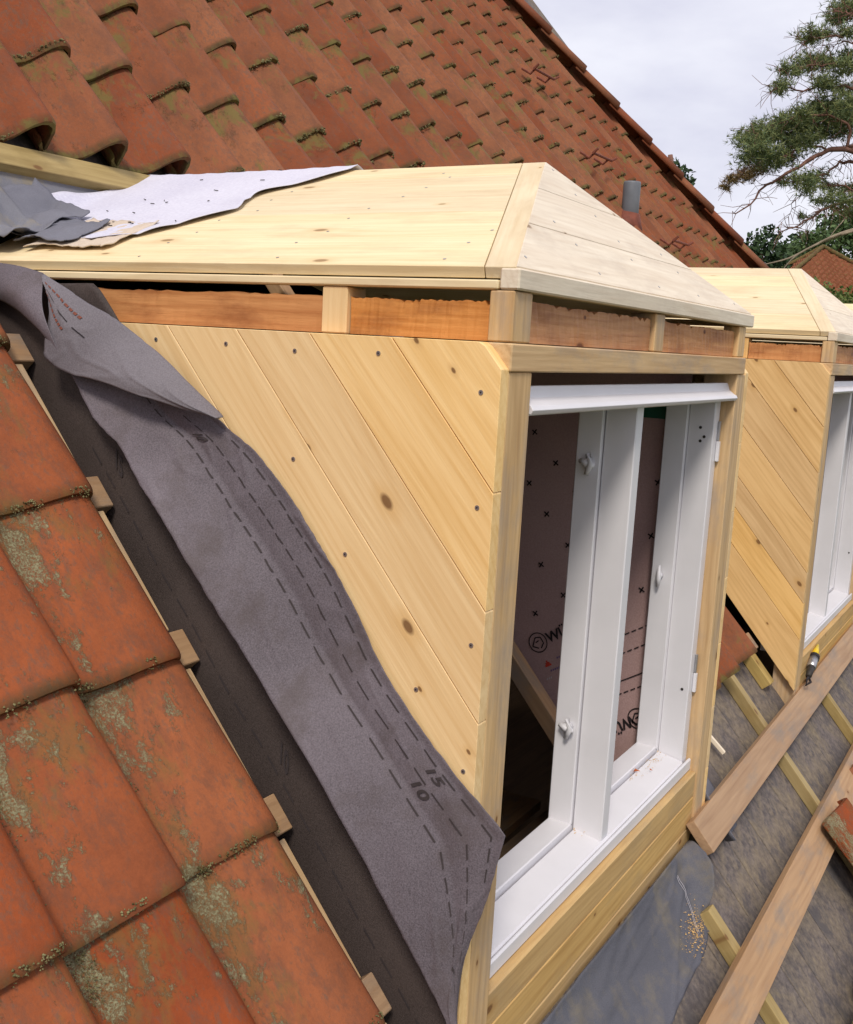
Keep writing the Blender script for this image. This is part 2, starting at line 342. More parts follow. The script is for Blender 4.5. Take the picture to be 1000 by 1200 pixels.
# roof plane
TP = 1.1485; PA = math.atan(TP); SP, CP = math.sin(PA), math.cos(PA)
NR = Vector((0, -SP, CP)); UPS = Vector((0, CP, SP))
def RP(x, y, n=0.0): return Vector((x, y, TP*y)) + NR*n
def roofbox(name, x0, x1, ya, yb, n0, n1, mat, parent, grain='x', bev=0.0015, skew=0.0):
    vs = [RP(x0, ya+skew, n0), RP(x1, ya, n0), RP(x1, yb, n0), RP(x0, yb+skew, n0), RP(x0, ya+skew, n1), RP(x1, ya, n1), RP(x1, yb, n1), RP(x0, yb+skew, n1)]
    return solid(name, vs, BF, mat, parent, Vector((1, 0, 0)) if grain == 'x' else UPS, NR.cross(Vector((1, 0, 0)) if grain == 'x' else UPS), bev)

# ================================================================== setting
gm = mesh('ground', [(-400, -400, -4.6), (400, -400, -4.6), (400, 400, -4.6), (-400, 400, -4.6)], [(0, 1, 2, 3)])
gr = link('ground', gm, 'grass'); gr['kind'] = 'structure'

# ================================================================== the house and its roof
HOUSE = thing('house', 'house with a big roof of weathered red pantiles, stripped around new dormers', 'house', (2.5, 2.0, -4.6))
YR = 4.2; YE = -0.95; XL = -4.0
HX = lambda y: 6.93 - 1.13*(y-1.43)               # the hip in plan
D2 = 2.2345
DORM = [0.0, D2, 2*D2]
# deck: old felted planks, left out under the dormers
def deck(x0, x1, ya, yb): roofbox('roof_plank', x0+0.002, x1-0.002, ya, yb, -0.075, -0.050, 'deck', HOUSE, 'y', 0.001)
def solid_deck(x0, x1, ya, yb): roofbox('roof_deck', x0, x1, ya, yb, -0.0755, -0.0505, 'deck', HOUSE, 'y', 0)
for i, dx in enumerate(DORM):
    xs = [dx+0.03+j*0.3 for j in range(4)] + [dx+1.17]
    for a, b in zip(xs, xs[1:]): deck(a, b, YE, 0.035)
    solid_deck(dx+0.03, dx+1.17, 1.19, YR)
    nx = DORM[i+1] if i+1 < len(DORM) else dx + D2
    cuts = [dx+1.17, dx+1.30, dx+1.478, dx+1.74, dx+2.02, nx+0.03]
    for a, b in zip(cuts, cuts[1:]): deck(a, b, YE, 1.2)
    solid_deck(dx+1.17, nx+0.03, 1.201, YR)
solid_deck(XL, -0.30, YE, YR)
deck(-0.30, 0.03, YE, 1.2); solid_deck(-0.30, 0.03, 1.201, YR)
xe = DORM[-1] + D2 + 0.03
vs = [RP(xe, YE, -.06), RP(HX(YE), YE, -.06), RP(HX(YR), YR, -.06), RP(xe, YR, -.06)]
link('roof_deck', mesh('roof_deck', [v-RP(7, 1) for v in vs], [(0, 1, 2), (0, 2, 3)]), 'deck', HOUSE, RP(7, 1))
# far slopes, walls and attic floor
zr, ze = TP*YR-.08, TP*YE-.08; YB = 2*YR-YE; xh = HX(YE); xr_ = HX(YR)
def poly_part(name, pts, mat): 
    c = sum((Vector(p) for p in pts), Vector())/len(pts)
    return link(name, mesh(name, [Vector(p)-c for p in pts], [tuple(range(len(pts)))]), mat, HOUSE, c)
poly_part('back_roof', [(XL, YR, zr), (xr_, YR, zr), (xh, YB, ze), (XL, YB, ze)], 'tile_up')
poly_part('hip_roof', [(xh, YE, ze), (xh, YB, ze), (xr_, YR, zr)], 'tile_up')
poly_part('gable_wall', [(XL, YE, ze), (XL, YR, zr), (XL, YB, ze), (XL, YB, -4.6), (XL, YE, -4.6)], 'wall')
poly_part('front_wall', [(XL, YE+.1, ze), (xh, YE+.1, ze), (xh, YE+.1, -4.6), (XL, YE+.1, -4.6)], 'wall')
poly_part('end_wall', [(xh-.1, YE, ze), (xh-.1, YB, ze), (xh-.1, YB, -4.6), (xh-.1, YE, -4.6)], 'wall')
poly_part('back_wall', [(XL, YB-.1, ze), (xh, YB-.1, ze), (xh, YB-.1, -4.6), (XL, YB-.1, -4.6)], 'wall')
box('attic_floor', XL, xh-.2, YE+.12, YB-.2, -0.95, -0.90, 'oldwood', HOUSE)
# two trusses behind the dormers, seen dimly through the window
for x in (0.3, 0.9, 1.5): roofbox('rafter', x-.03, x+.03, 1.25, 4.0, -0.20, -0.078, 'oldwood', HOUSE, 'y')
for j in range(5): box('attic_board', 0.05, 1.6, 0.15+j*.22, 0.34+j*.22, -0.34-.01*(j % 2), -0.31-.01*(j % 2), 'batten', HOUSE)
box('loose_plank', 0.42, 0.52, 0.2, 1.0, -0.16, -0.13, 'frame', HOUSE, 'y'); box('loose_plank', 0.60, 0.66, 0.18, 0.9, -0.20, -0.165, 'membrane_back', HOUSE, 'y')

# ---- pantiles
PROF = [(-0.13, 0.016), (-0.05, 0.0075), (0.04, 0.0025), (0.13, 0.0), (0.22, 0.0005), (0.33, 0.0055), (0.44, 0.0135), (0.55, 0.0215), (0.66, 0.0285), (0.76, 0.0330), (0.85, 0.0350), (0.92, 0.0335), (0.965, 0.0285), (0.99, 0.021), (1.0, 0.012)]
PROFU = [(-0.13, 0.012), (-0.05, 0.003), (0.04, 0.0), (0.15, -0.001), (0.27, 0.0), (0.38, 0.002), (0.47, 0.006), (0.55, 0.013), (0.62, 0.021), (0.69, 0.028), (0.77, 0.0335), (0.84, 0.0350), (0.91, 0.0325), (0.96, 0.025), (1.0, 0.006)]
GA = 0.1905/CP                                    # gauge along the slope
def tile_mesh(name, cw, hi=True, seed=0, flat=1.0, moss=False):
    rnd = random.Random(seed); base = PROFU if flat > 1.2 else PROF; prof = base if hi else base[::2]
    T = 0.0150; Lg = GA*1.16
    vv = [0.0, 0.004, 0.010, 0.03, 0.09, 0.17, 0.26, Lg] if hi else [0.0, 0.008, 0.1, Lg]
    vs, at = [], []
    jig = [rnd.uniform(-1, 1) for _ in range(8)]
    for v in vv:
        nose = -0.0045*max(0, 1 - v/0.010)**2      # rounded front edge
        for u, h in prof:
            x = -cw*(1-u); bend = 0.0012*math.sin(3*u+jig[0]*3)*jig[1] + 0.0012*math.cos(9*v+jig[2]*3)*jig[3]
            edge = 0.0012*math.sin(14*u+jig[4]*4)*jig[5] if v < 0.02 else 0
            vs.append((x, v + edge, h*flat - 0.0350*flat + nose - 0.0195*v/Lg + bend)); at.append((u, v/GA, rnd.random()*0 + seed*0.137))
    n = len(prof); k = len(vs)
    for i in range(k):
        x, y, z = vs[i]; r_, c_ = divmod(i, n)
        vs.append((x - (0.0 if c_ < n-2 else 0.004), y + (0.001 if r_ == 0 else 0), z - T + (0.004 if r_ == 0 else 0))); at.append(at[i])
    fs = []
    R_ = len(vv)
    for r_ in range(R_-1):
        for c_ in range(n-1):
            a = r_*n+c_; fs.append((a, a+1, a+n+1, a+n)); fs.append((k+a, k+a+n, k+a+n+1, k+a+1))
    for c_ in range(n-1):
        fs.append((c_, k+c_, k+c_+1, c_+1)); a = (R_-1)*n+c_; fs.append((a, a+1, k+a+1, k+a))
    for r_ in range(R_-1):
        a = r_*n; fs.append((a, a+n, k+a+n, k+a)); a = r_*n+n-1; fs.append((a, k+a, k+a+n, a+n))
    return vs, fs, at
def build_tile(name, data, mat):
    vs, fs, at = data; me = mesh(name, vs, fs)
    a = me.attributes.new('tc', 'FLOAT_VECTOR', 'POINT')
    for i, v in enumerate(at): a.data[i].vector = v
    me.materials.append(MAT[mat])
    for p in me.polygons: p.use_smooth = True
    me.set_sharp_from_angle(angle=math.radians(48)); return me
NT = 0.0525                                       # height of the rolls above the reference plane
near_me = [build_tile('pantile_near', tile_mesh('t', 0.188, True, s), 'tile') for s in range(6)]
up_hi = [build_tile('pantile_upper', tile_mesh('t', 0.1949, True, 20+s, 2.35), 'tile_up') for s in range(5)]
up_lo = [build_tile('pantile_far', tile_mesh('t', 0.1949, False, 40+s, 2.35), 'tile_up') for s in range(5)]
lo_data = [tile_mesh('t', 0.1949, False, 60+s, 2.35) for s in range(5)]
ROTR = Matrix.Rotation(PA, 4, 'X')
moss_sites = []
def lay(me, x, y, lift=0.0, name='roof_tile'):
    o = bpy.data.objects.new(name, me); COL.objects.link(o)
    yb = y + NT*SP
    p = RP(x + random.uniform(-.003, .003), yb, NT+lift) + UPS*random.gauss(0, .0042)
    o.parent = HOUSE; o.location = p - WL[HOUSE]; WL[o] = p
    o.rotation_euler = (PA + random.gauss(0, .008), random.gauss(0, .010), random.gauss(0, .011))
    return o
Y0 = 0.6314; G = 0.1905; XR = -0.113; CWN = 0.188; XB = 0.5015; CWU = 0.1949
count = 0
# left field beside the near dormer
stuff = []                                        # (x, y) of tiles out of sight, joined
for k in range(-8, 3):
    y = Y0 + k*G
    for j in range(0, 16):
        x = XR - j*CWN
        if k >= -5 and j <= 5 and not (k < -3 and j < 1 and False):
            o = lay(random.choice(near_me), x, y, 0.0); count += 1
            if j <= 3: moss_sites.append((x, y, CWN, 1.0, 55))
        else: stuff.append((x, y))
# upper field
cand = []
for k in range(3, 19):
    y = Y0 + k*G
    for j in range(-19, 46):
        x = XB + j*CWU
        if x > HX(y) + 0.02: continue
        q = RP(x, y, NT) - CAM; zc = q.dot(fw)
        px, py = 0.5 + 1.23616*q.dot(r2)/zc if zc > 0 else 9, 0.6 - 1.23616*q.dot(u2)/zc if zc > 0 else 9
        vis = zc > 0 and -0.14 < px < 1.02 and -0.17 < py < 0.36
        # hidden behind the near dormer roof
        if vis and py > 0.235 and px < 0.62: vis = False
        if vis and px > 0.64 and py > 0.20 + (px-0.64)*0.80: vis = False
        if vis: cand.append((zc, x, y))
        else: stuff.append((x, y))
cand.sort()
room = 300 - count - 14
for i, (zc, x, y) in enumerate(cand):
    if i < room:
        lay(random.choice(up_hi if zc < 3.2 else up_lo), x, y); count += 1
    else: stuff.append((x, y))
    if zc < 7.5 and random.random() < .72: moss_sites.append((x, y, CWU, 2.35, 190 if zc < 3 else (90 if zc < 4.5 else 34)))
# tiles kept between the two dormers, and the courses further down the slope
for k in range(0, 5):
    for x in (2.035, 1.825, 1.62): lay(random.choice(up_hi), x, 0.078 + k*G, 0.004)
for x, y in ((1.905, -0.448), (1.36, -0.638), (1.55, -0.638), (1.74, -0.638)):
    lay(random.choice(near_me), x, y, 0.028)
for k in range(0, 4):
    for j in range(0, 30):
        x = 2.285+j*CWN if k == 0 else 1.93+j*CWN if k == 1 else 0.05 + j*CWN
        stuff.append((x, -0.448 - k*G))
vs, fs, at = [], [], []
for x, y in stuff:
    d0 = random.choice(lo_data); base = len(vs); rr = random.random()
    Mx = Matrix.Translation(RP(x, y+NT*SP, NT)) @ Matrix.Rotation(PA+random.uniform(-.006, .006), 4, 'X')
    vs += [Mx @ Vector(v) for v in d0[0]]; fs += [tuple(base+i for i in f) for f in d0[1]]; at += [(a[0], a[1], rr) for a in d0[2]]
c0 = RP(3, 2)
st = link('distant_roof_tiles', build_tile('distant_roof_tiles', ([v-c0 for v in vs], fs, at), 'tile_up'), None, HOUSE, c0); st['kind'] = 'stuff'
# moss cushions along the front edges of the tiles
def hprof(u, pr=None):
    pr = pr or PROF
    for (a, ha), (b, hb) in zip(pr, pr[1:]):
        if a <= u <= b: return ha + (hb-ha)*(u-a)/(b-a)
    return PROF[-1][1]
mv, mf = [], []
OCT = [Vector(v) for v in ((1, 0, 0), (-1, 0, 0), (0, 1, 0), (0, -1, 0), (0, 0, 1), (0, 0, -1))]
OF = [(0, 2, 4), (2, 1, 4), (1, 3, 4), (3, 0, 4), (2, 0, 5), (1, 2, 5), (3, 1, 5), (0, 3, 5)]
for (x, y, cw, fl, n) in moss_sites:
    ph = random.uniform(0, 9); near = n == 55
    for _ in range(n if not near else 200):
        u = random.uniform(0.02, 0.97)
        if noise.noise(Vector((u*4+ph, x*3, y*3))) < (-0.25 if not near else 0.0): continue
        s = random.uniform(0.0008, 0.0024)*(1.0 if near else (1.3 if n > 100 else 2.2))
        pu = PROFU if fl > 1.2 else PROF
        h = hprof(u, pu)*fl - 0.035*fl - random.uniform(0.000, 0.0125); v = random.uniform(-0.003, 0.006 if not near else 0.012)
        if v > 0.003: h = hprof(u, pu)*fl - 0.035*fl
        p = RP(x, y+NT*SP, NT) + Vector((-cw*(1-u), 0, 0)) + UPS*v + NR*h
        b = len(mv); k = [random.uniform(.6, 1.3) for _ in range(6)]
        mv += [p + Vector((a.x*k[i]*s, a.y*k[i]*s, a.z*k[i]*s)) for i, a in enumerate(OCT)]; mf += [tuple(b+i for i in f) for f in OF]
    if near:                                       # crusts that start under the course above and run down the pan
        for _ in range(340):
            v = GA*(1-abs(random.gauss(0, 0.28))); u = 0.08 + random.gauss(0, 0.035) + 0.16*max(0, v/GA-0.62)*random.random()*4
            if not 0 < v < GA or not 0 < u < 0.8: continue
            if noise.noise(Vector((u*5+ph, v*16, ph))) < 0.08: continue
            s = random.uniform(0.0006, 0.0016)
            p = RP(x, y+NT*SP, NT) + Vector((-cw*(1-u), 0, 0)) + UPS*v + NR*(hprof(u)-0.035-0.0195*v/(GA*1.16))
            b = len(mv); k = [random.uniform(.6, 1.3) for _ in range(6)]
            mv += [p + Vector((a.x*k[i]*s, a.y*k[i]*s, a.z*k[i]*s)) for i, a in enumerate(OCT)]; mf += [tuple(b+i for i in f) for f in OF]
mo = link('moss', mesh('moss', [v-c0 for v in mv], mf), 'moss', HOUSE, c0); mo['kind'] = 'stuff'
# hip caps
hp = RP(HX(-.9), -.9, .05); hq = RP(HX(YR), YR, .05); hd = (hq-hp); n = int(hd.length/0.34); hdir = hd.normalized()
sidev = Vector((hdir.y, -hdir.x, 0)).normalized(); upv = sidev.cross(hdir)
cvs, cfs = [], []
for end, s0, lift in ((0, 0.0, 0.014), (1, 0.40, 0.0)):
    for k in range(9):
        th = math.pi*k/8; rr = 0.085 if end == 0 else 0.072
        cvs.append((math.cos(th)*rr, s0, math.sin(th)*rr*0.8 + lift))
for k in range(8): cfs.append((k, k+1, 9+k+1, 9+k))
cm = build_tile('hip_cap', (cvs, cfs, [(0.7, 0.3, 0.2)]*18), 'tile_up')
RM = Matrix((sidev, hdir, upv)).transposed().to_4x4()
for i in range(n):
    p = hp + hdir*(i*0.34)
    o = bpy.data.objects.new('hip_cap', cm); COL.objects.link(o); o.parent = HOUSE
    o.location = p - WL[HOUSE] - upv*0.02; o.rotation_euler = RM.to_euler()
    sm = o.modifiers.new('thickness', 'SOLIDIFY'); sm.thickness = 0.014
# battens: ends show at the cut edge of the left field
for k in range(-5, 3):
    y = Y0 + k*G + 0.048
    roofbox('batten', -0.20, -0.056 + random.uniform(-.006, .004), y-.012, y+0.026, -0.020, 0.011, 'batten', HOUSE)
roofbox('batten', -0.6, 0.66, 1.195, 1.235, -0.048, -0.020, 'counter', HOUSE)
roofbox('counter_batten', -0.125, -0.089, -0.9, 1.10, -0.050, -0.0205, 'frame', HOUSE, 'y')
for k in range(-5, 3): roofbox('edge_strip', -0.120, -0.086, Y0+k*G+.076, Y0+k*G+.222, -0.020, 0.012, 'frame', HOUSE, 'y')
# battens and counter battens on the stripped slope
roofbox('batten', 1.085, 3.9, -0.050, 0.004, -0.016, 0.008, 'batten', HOUSE, skew=-0.012)
roofbox('batten', 0.30, 2.75, -0.232, -0.172, -0.016, 0.008, 'batten', HOUSE, skew=-0.012)
for xa, ya, yb in ((0.955, -0.9, -0.112), (1.875, -0.9, 0.19), (2.555, -0.9, -0.01)):
    roofbox('counter_batten', xa, xa+0.034, ya, yb, -0.049, -0.016, 'counter', HOUSE, 'y')
roofbox('counter_batten', 2.125, 2.172, 0.16, 0.55, -0.049, -0.014, 'counter', HOUSE, 'y')
roofbox('counter_batten', 2.125, 2.172, 0.045, 0.118, -0.049, -0.014, 'counter', HOUSE, 'y')
roofbox('batten', 2.03, 2.20, 0.120, 0.158, -0.030, -0.002, 'batten', HOUSE)
tube_obj('stick', [RP(1.50, .10, -.03), RP(1.535, .02, -.028)], [.008, .007], 'roofboard_front', HOUSE, 5, False)
# vent pipe and roof hooks
p = Vector((4.40, 1.52, 1.80)); VP = []
tube_obj('vent_pipe', [p+Vector((0, 0, -.2)), p+Vector((0, 0, .17)), p+Vector((0, 0, .18)), p+Vector((0, 0, .18)), p+Vector((0, 0, .10))], [.047, .047, .045, .040, .040], 'pipe', HOUSE, 20)
tube_obj('pipe_collar', [p+Vector((-.0, .02, -.1)), p+Vector((0, 0.0, .02))], [.105, .055], 'hook', HOUSE, 14)
for x, y in ((4.30, 2.19), (4.24, 1.775), (4.60, 1.41)):
    hk = []
    b = RP(x, y, 0.055)
    o = tube_obj('roof_hook', [b+NR*.055, b+NR*.058+Vector((.26, 0, 0)), b+NR*.085+Vector((.28, 0, 0))], [.007, .007, .007], 'hook', HOUSE, 6, False)
    for dx in (0.01, .21): tube_obj('hook_leg', [b+Vector((dx, 0, 0))+UPS*.06, b+Vector((dx, 0, 0))+NR*.02, b+Vector((dx, 0, 0))+NR*.056], [.007]*3, 'hook', o, 6, False)
    tube_obj('hook_leg', [b+NR*.05, b+NR*.09], [.008, .006], 'hook', o, 6, False)

# ================================================================== dormers
ZB, ZH, ZE, ZT, ZPK, YP = 1.064, 1.026, 1.131, 1.160, 1.399, 0.253
def font_mesh(txt, size):
    cu = bpy.data.curves.new('print', 'FONT'); cu.body = txt; cu.size = size; cu.align_x = 'CENTER'; cu.align_y = 'CENTER'; cu.offset = size*0.025
    o = bpy.data.objects.new('print', cu); COL.objects.link(o)
    dg = bpy.context.evaluated_depsgraph_get(); me = bpy.data.meshes.new_from_object(o.evaluated_get(dg))
    vs = [v.co.copy() for v in me.vertices]; fs = [tuple(p.vertices) for p in me.polygons]
    bpy.data.objects.remove(o); bpy.data.meshes.remove(me); bpy.data.curves.remove(cu); return vs, fs

def dormer(x0, label, ks, cheek, near):
    R0 = thing('dormer', label, 'dormer', (x0+0.6, 0.4, 0.0), 'row of unfinished timber dormers')
    X = lambda x: x0+x
    fr = 'frame'
    # posts, head, sill plate
    box('corner_post', X(0), X(0.069), 0, 0.075, -0.06, ZH-.0005, fr, R0, 'z')
    box('corner_post', X(1.131), X(1.2), 0, 0.075, -0.06, ZH-.0005, fr, R0, 'z')
    box('head_beam', X(-0.003), X(1.178), -0.003, 0.075, ZH, ZB-.001, fr, R0, 'x', 0.002)
    box('wall_plate', X(0.0), X(0.069), 0.076, 1.02, ZH, ZB-.001, fr, R0, 'y')
    box('wall_plate', X(1.131), X(1.2), 0.076, 1.02, ZH, ZB-.001, fr, R0, 'y')
    # blocks and red-brown infill under the eaves
    box('corner_block', X(0), X(0.056), 0.0, 0.036, ZB, ZE-.001, fr, R0, 'z', 0.002)
    box('corner_block', X(1.112), X(1.165), 0.0, 0.036, ZB, ZE-.001, fr, R0, 'z', 0.002)
    box('block', X(0.563), X(0.612), 0.002, 0.05, ZB, ZE-.001, fr, R0, 'z', 0.002)
    rough_board('infill_board', X(0.060), X(0.561), 0.010, 0.032, ZB+.0005, ZE-.011, 'brown', R0, 'x', 59)
    rough_board('infill_board', X(0.614), X(1.110), 0.010, 0.032, ZB+.0005, ZE-.012, 'brown', R0, 'x', 80)
    for s, xa, xb, xc in ((0, 0.002, 0.05, 0.009), (1, 1.15, 1.198, 1.168)):
        box('block', X(xa), X(xb), 0.264, 0.308, ZB, ZE-.001, 'cheek' if near else cheek, R0, 'z', 0.002)
        rough_board('infill_board', X(xc), X(xc+.022), 0.038, 0.262, ZB+.0005, ZE-.015, 'brown', R0, 'y', 3)
        rough_board('infill_board', X(xc), X(xc+.022), 0.310, 0.90, ZB+.0005, ZE-.013, 'brown', R0, 'y', 85)
    # cheeks: boards laid parallel to the roof slope
    for s, xo in ((-1, -0.024), (1, 1.224)):
        reg = [(0.0, -0.06), (0.0, ZB-.001), (0.93, ZB-.001)]
        edges = [-0.06 if near else 0.010] + [k for k in ks if near or k > 0.1] + [1.030]
        for a, b in zip(edges, edges[1:]):
            pl = clip(clip(reg, -TP, 1, b-.0010), TP, -1, -(a+.0010))
            if b == edges[-1]: pl = clip(pl, -0.55, 1, ZB-.02)
            if len(pl) < 3: continue
            bd = prism('cheek_board', [(X(xo), y, z) for y, z in pl], (s, 0, 0), 0.0235, cheek, R0, (0, CP, SP), 0.0008)
            if s == -1 and near:
                for (sy, sz) in SCREWS:
                    if a <= sz - TP*sy < b:
                        tube_obj('screw', [(X(xo)-.0012, sy, sz), (X(xo)+.004, sy, sz)], [.0034, .0034], 'steel', bd, 10, False)
                        tube_obj('screw_socket', [(X(xo)-.0018, sy, sz), (X(xo)+.002, sy, sz)], [.0013, .0013], 'dark', bd, 6, False)
    # apron boards under the window
    for z0, z1 in ((-0.105, -0.035), (-0.034, 0.036), (0.037, 0.097)):
        box('apron_board', X(0.070), X(1.130), 0.004, 0.028, z0, z1, 'apron', R0, 'x', 0.0025)
    box('sill_plate', X(0.070), X(1.130), 0.03, 0.075, 0.04, 0.096, 'apron', R0, 'x')
    # window: outer frame and mullion, sashes not hung yet
    wx0, wx1 = 0.071, 1.129
    FB, FT = 0.0985, 0.972
    def fpart(name, a, b, c, d, e, f, par=R0, bev=0.002): return box(name, X(a), X(b), c, d, e, f, 'white', par, 'z' if f-e > .3 else 'x', bev)
    fr_r = fpart('window_jamb', 1.092, wx1, 0.030, 0.088, FB, FT)
    fpart('jamb_rebate', 1.083, 1.0915, 0.089, 0.140, FB+.046, FT, fr_r); 
    fr_l = fpart('window_jamb', wx0, 0.108, 0.030, 0.088, FB, FT)
    fpart('jamb_rebate', 0.1085, 0.117, 0.089, 0.140, FB+.046, FT, fr_l)
    box('jamb_rear', X(1.092), X(wx1), 0.0885, 0.140, FB, FT, 'white', fr_r, 'z'); box('jamb_rear', X(wx0), X(0.108), 0.0885, 0.140, FB, FT, 'white', fr_l, 'z')
    mu = fpart('mullion', 0.588, 0.622, 0.030, 0.090, FB+.03, FT)
    fpart('mullion_rebate', 0.580, 0.630, 0.0915, 0.140, FB+.046, FT, mu)
    # sill rail with sloping top
    vs = [(X(.1085), .026, FB), (X(1.0915), .026, FB), (X(1.0915), .088, FB), (X(.1085), .088, FB), (X(.1085), .026, FB+.030), (X(1.0915), .026, FB+.030), (X(1.0915), .088, FB+.042), (X(.1085), .088, FB+.042)]
    si = solid('window_sill', vs, BF, 'white', R0, bev=0.003)
    box('sill_nosing', X(wx0), X(wx1), 0.018, 0.0255, FB, FB+.029, 'white', si, 'x', 0.003)
    fpart('sill_rebate', 0.1085, 1.0915, 0.0915, 0.140, FB, FB+.052, si)
    tp_ = fpart('head_rail', 0.1085, 1.0915, 0.032, 0.140, FT-.010, FT-.0005)
    # drip cap over the head
    pts = [(0.029, 1.006), (0.020, 1.006), (0.014, 0.990), (0.000, 0.980), (-0.004, 0.974), (0.000, 0.968), (0.010, 0.972), (0.029, 0.973)]
    prism('drip_cap', [(X(1.137), y, z) for y, z in pts], (1, 0, 0), 1.064, 'white', R0, (1, 0, 0), 0.0006)
    # hinges on the right jamb, striker plates on mullion and jamb
    for z in (0.875, 0.335):
        h = box('hinge', X(1.118), X(1.1285), 0.022, 0.0295, z-.045, z, 'white', fr_r, 'z', 0.001)
        box('hinge_pin', X(1.119), X(1.127), 0.024, 0.0295, z+.001, z+.045, 'steel', fr_r, 'z', 0.001)
    for z in (0.63,): box('hinge', X(0.0695), X(0.078), 0.020, 0.0295, z-.04, z, 'white', fr_l, 'z', 0.001)
    for z in (0.855, 0.345):
        l = tube_obj('latch', [(X(.5795), .112, z), (X(.566), .112, z)], [.011, .009], 'white', mu, 10)
        tube_obj('latch_lever', [(X(.570), .112, z+.018), (X(.566), .104, z), (X(.570), .112, z-.020)], [.005, .007, .005], 'white', mu, 6)
        tube_obj('latch_lever', [(X(.570), .098, z-.004), (X(.566), .112, z), (X(.570), .126, z+.004)], [.005, .006, .005], 'white', mu, 6)
    tube_obj('latch', [(X(1.0825), .118, .56), (X(1.068), .118, .56)], [.008, .006], 'white', fr_r, 8)
    tube_obj('latch_lever', [(X(1.070), .118, .585), (X(1.066), .116, .555), (X(1.070), .118, .535)], [.003, .006, .003], 'white', fr_r, 6)
    for (y, z) in ((.060, .905), (.045, .30), (.050, .885), (.058, .875)): tube_obj('screw_hole', [(X(1.0912), y, z), (X(1.094), y, z)], [.0035]*2, 'dark', fr_r, 8, False)
    # ---- roof boards: two sides and a hipped front
    sl = math.hypot(0.6, ZPK-ZT); ex, ez = 0.6/sl, (ZPK-ZT)/sl
    for s in (0, 1):
        T3 = (lambda y, t: (X(t*ex), y, ZT + t*ez)) if s == 0 else (lambda y, t: (X(1.2-t*ex), y, ZT + t*ez))
        nrm = (-ez, 0, ex) if s == 0 else (ez, 0, ex)
        full = [(0.0, 0.0), (YP, sl), (1.33, sl), (1.10, 0.0)]
        # y = YP/sl*t on the hip
        hipb = clip(full, 1, -YP/sl, 0.046); rest = clip(full, -1, YP/sl, -0.0475)
        prism('hip_board', [T3(*q) for q in hipb], nrm, 0.016, 'roofboard', R0, (ex, YP/sl, ez) if s == 0 else (-ex, YP/sl, ez), 0.001)
        ts = [0, 0.145, 0.29, 0.435, 0.55, sl]
        for a, b in zip(ts, ts[1:]):
            q = clip(clip(rest, 0, 1, b-.0006), 0, -1, -(a+.0006))
            if len(q) > 2: prism('roof_board', [T3(*w) for w in q], nrm, 0.016, 'roofboard', R0, (0, 1, 0), 0.0008)
        if near and s == 0:
            rn_ = random.Random(32)
            for a in ts[:-1]:
                for yy in (0.14, 0.42, 0.70):
                    for dt in (.03, .11):
                        t_ = a+dt
                        if t_ < sl-.02 and yy > YP/sl*t_+.06:
                            q = Vector(T3(yy+rn_.uniform(-.02, .02), t_)); nn = Vector(nrm)
                            tube_obj('nail_head', [q-nn*.002, q+nn*.0008], [.0026, .0026], 'steel', R0, 6, False)
        xe_ = -0.002 if s == 0 else 1.172
        box('eaves_trim', X(xe_), X(xe_+.03), 0.024, 1.04, ZE, ZT-.0168, 'roofboard', R0, 'y', 0.002)
    sf = math.hypot(YP, ZPK-ZT); ey, ezf = YP/sf, (ZPK-ZT)/sf
    F3 = lambda x, t: (X(x), t*ey - .0005, ZT + t*ezf + .0005)
    tri = [(0.0, 0.0), (1.2, 0.0), (0.6, sf)]
    ts = [0, 0.115, 0.235, sf]
    for a, b in zip(ts, ts[1:]):
        q = clip(clip(tri, 0, 1, b-.0007), 0, -1, -(a+.0007))
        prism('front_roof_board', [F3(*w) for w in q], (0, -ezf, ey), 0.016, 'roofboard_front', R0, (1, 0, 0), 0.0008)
    if near:
        rn_ = random.Random(31)
        for a in ts[:-1]:
            for xx in (0.08, 0.34, 0.60, 0.86, 1.10):
                for dt in (.025, .09):
                    t_ = a+dt; w_ = 0.6*(1-t_/sf)
                    if abs(xx-.6) < w_-.03 and t_ < sf-.02:
                        q = Vector(F3(xx+rn_.uniform(-.02, .02), t_)); nn = Vector((0, -ezf, ey))
                        tube_obj('nail_head', [q-nn*.002, q+nn*.0008], [.0026, .0026], 'steel', R0, 6, False)
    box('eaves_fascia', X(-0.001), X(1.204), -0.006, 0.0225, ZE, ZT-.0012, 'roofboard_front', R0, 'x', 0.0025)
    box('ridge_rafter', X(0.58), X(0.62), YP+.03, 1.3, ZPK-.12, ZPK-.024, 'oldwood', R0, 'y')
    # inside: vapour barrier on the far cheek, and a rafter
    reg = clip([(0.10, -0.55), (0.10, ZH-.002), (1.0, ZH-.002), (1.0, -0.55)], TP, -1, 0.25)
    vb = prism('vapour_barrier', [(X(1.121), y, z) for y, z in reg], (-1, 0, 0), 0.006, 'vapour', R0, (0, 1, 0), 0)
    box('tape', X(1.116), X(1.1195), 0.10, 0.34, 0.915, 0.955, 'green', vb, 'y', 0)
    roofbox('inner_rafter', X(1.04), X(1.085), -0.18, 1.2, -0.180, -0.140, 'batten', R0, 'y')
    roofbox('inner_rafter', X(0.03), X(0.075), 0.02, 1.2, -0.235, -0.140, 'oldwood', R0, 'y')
    return R0, vb

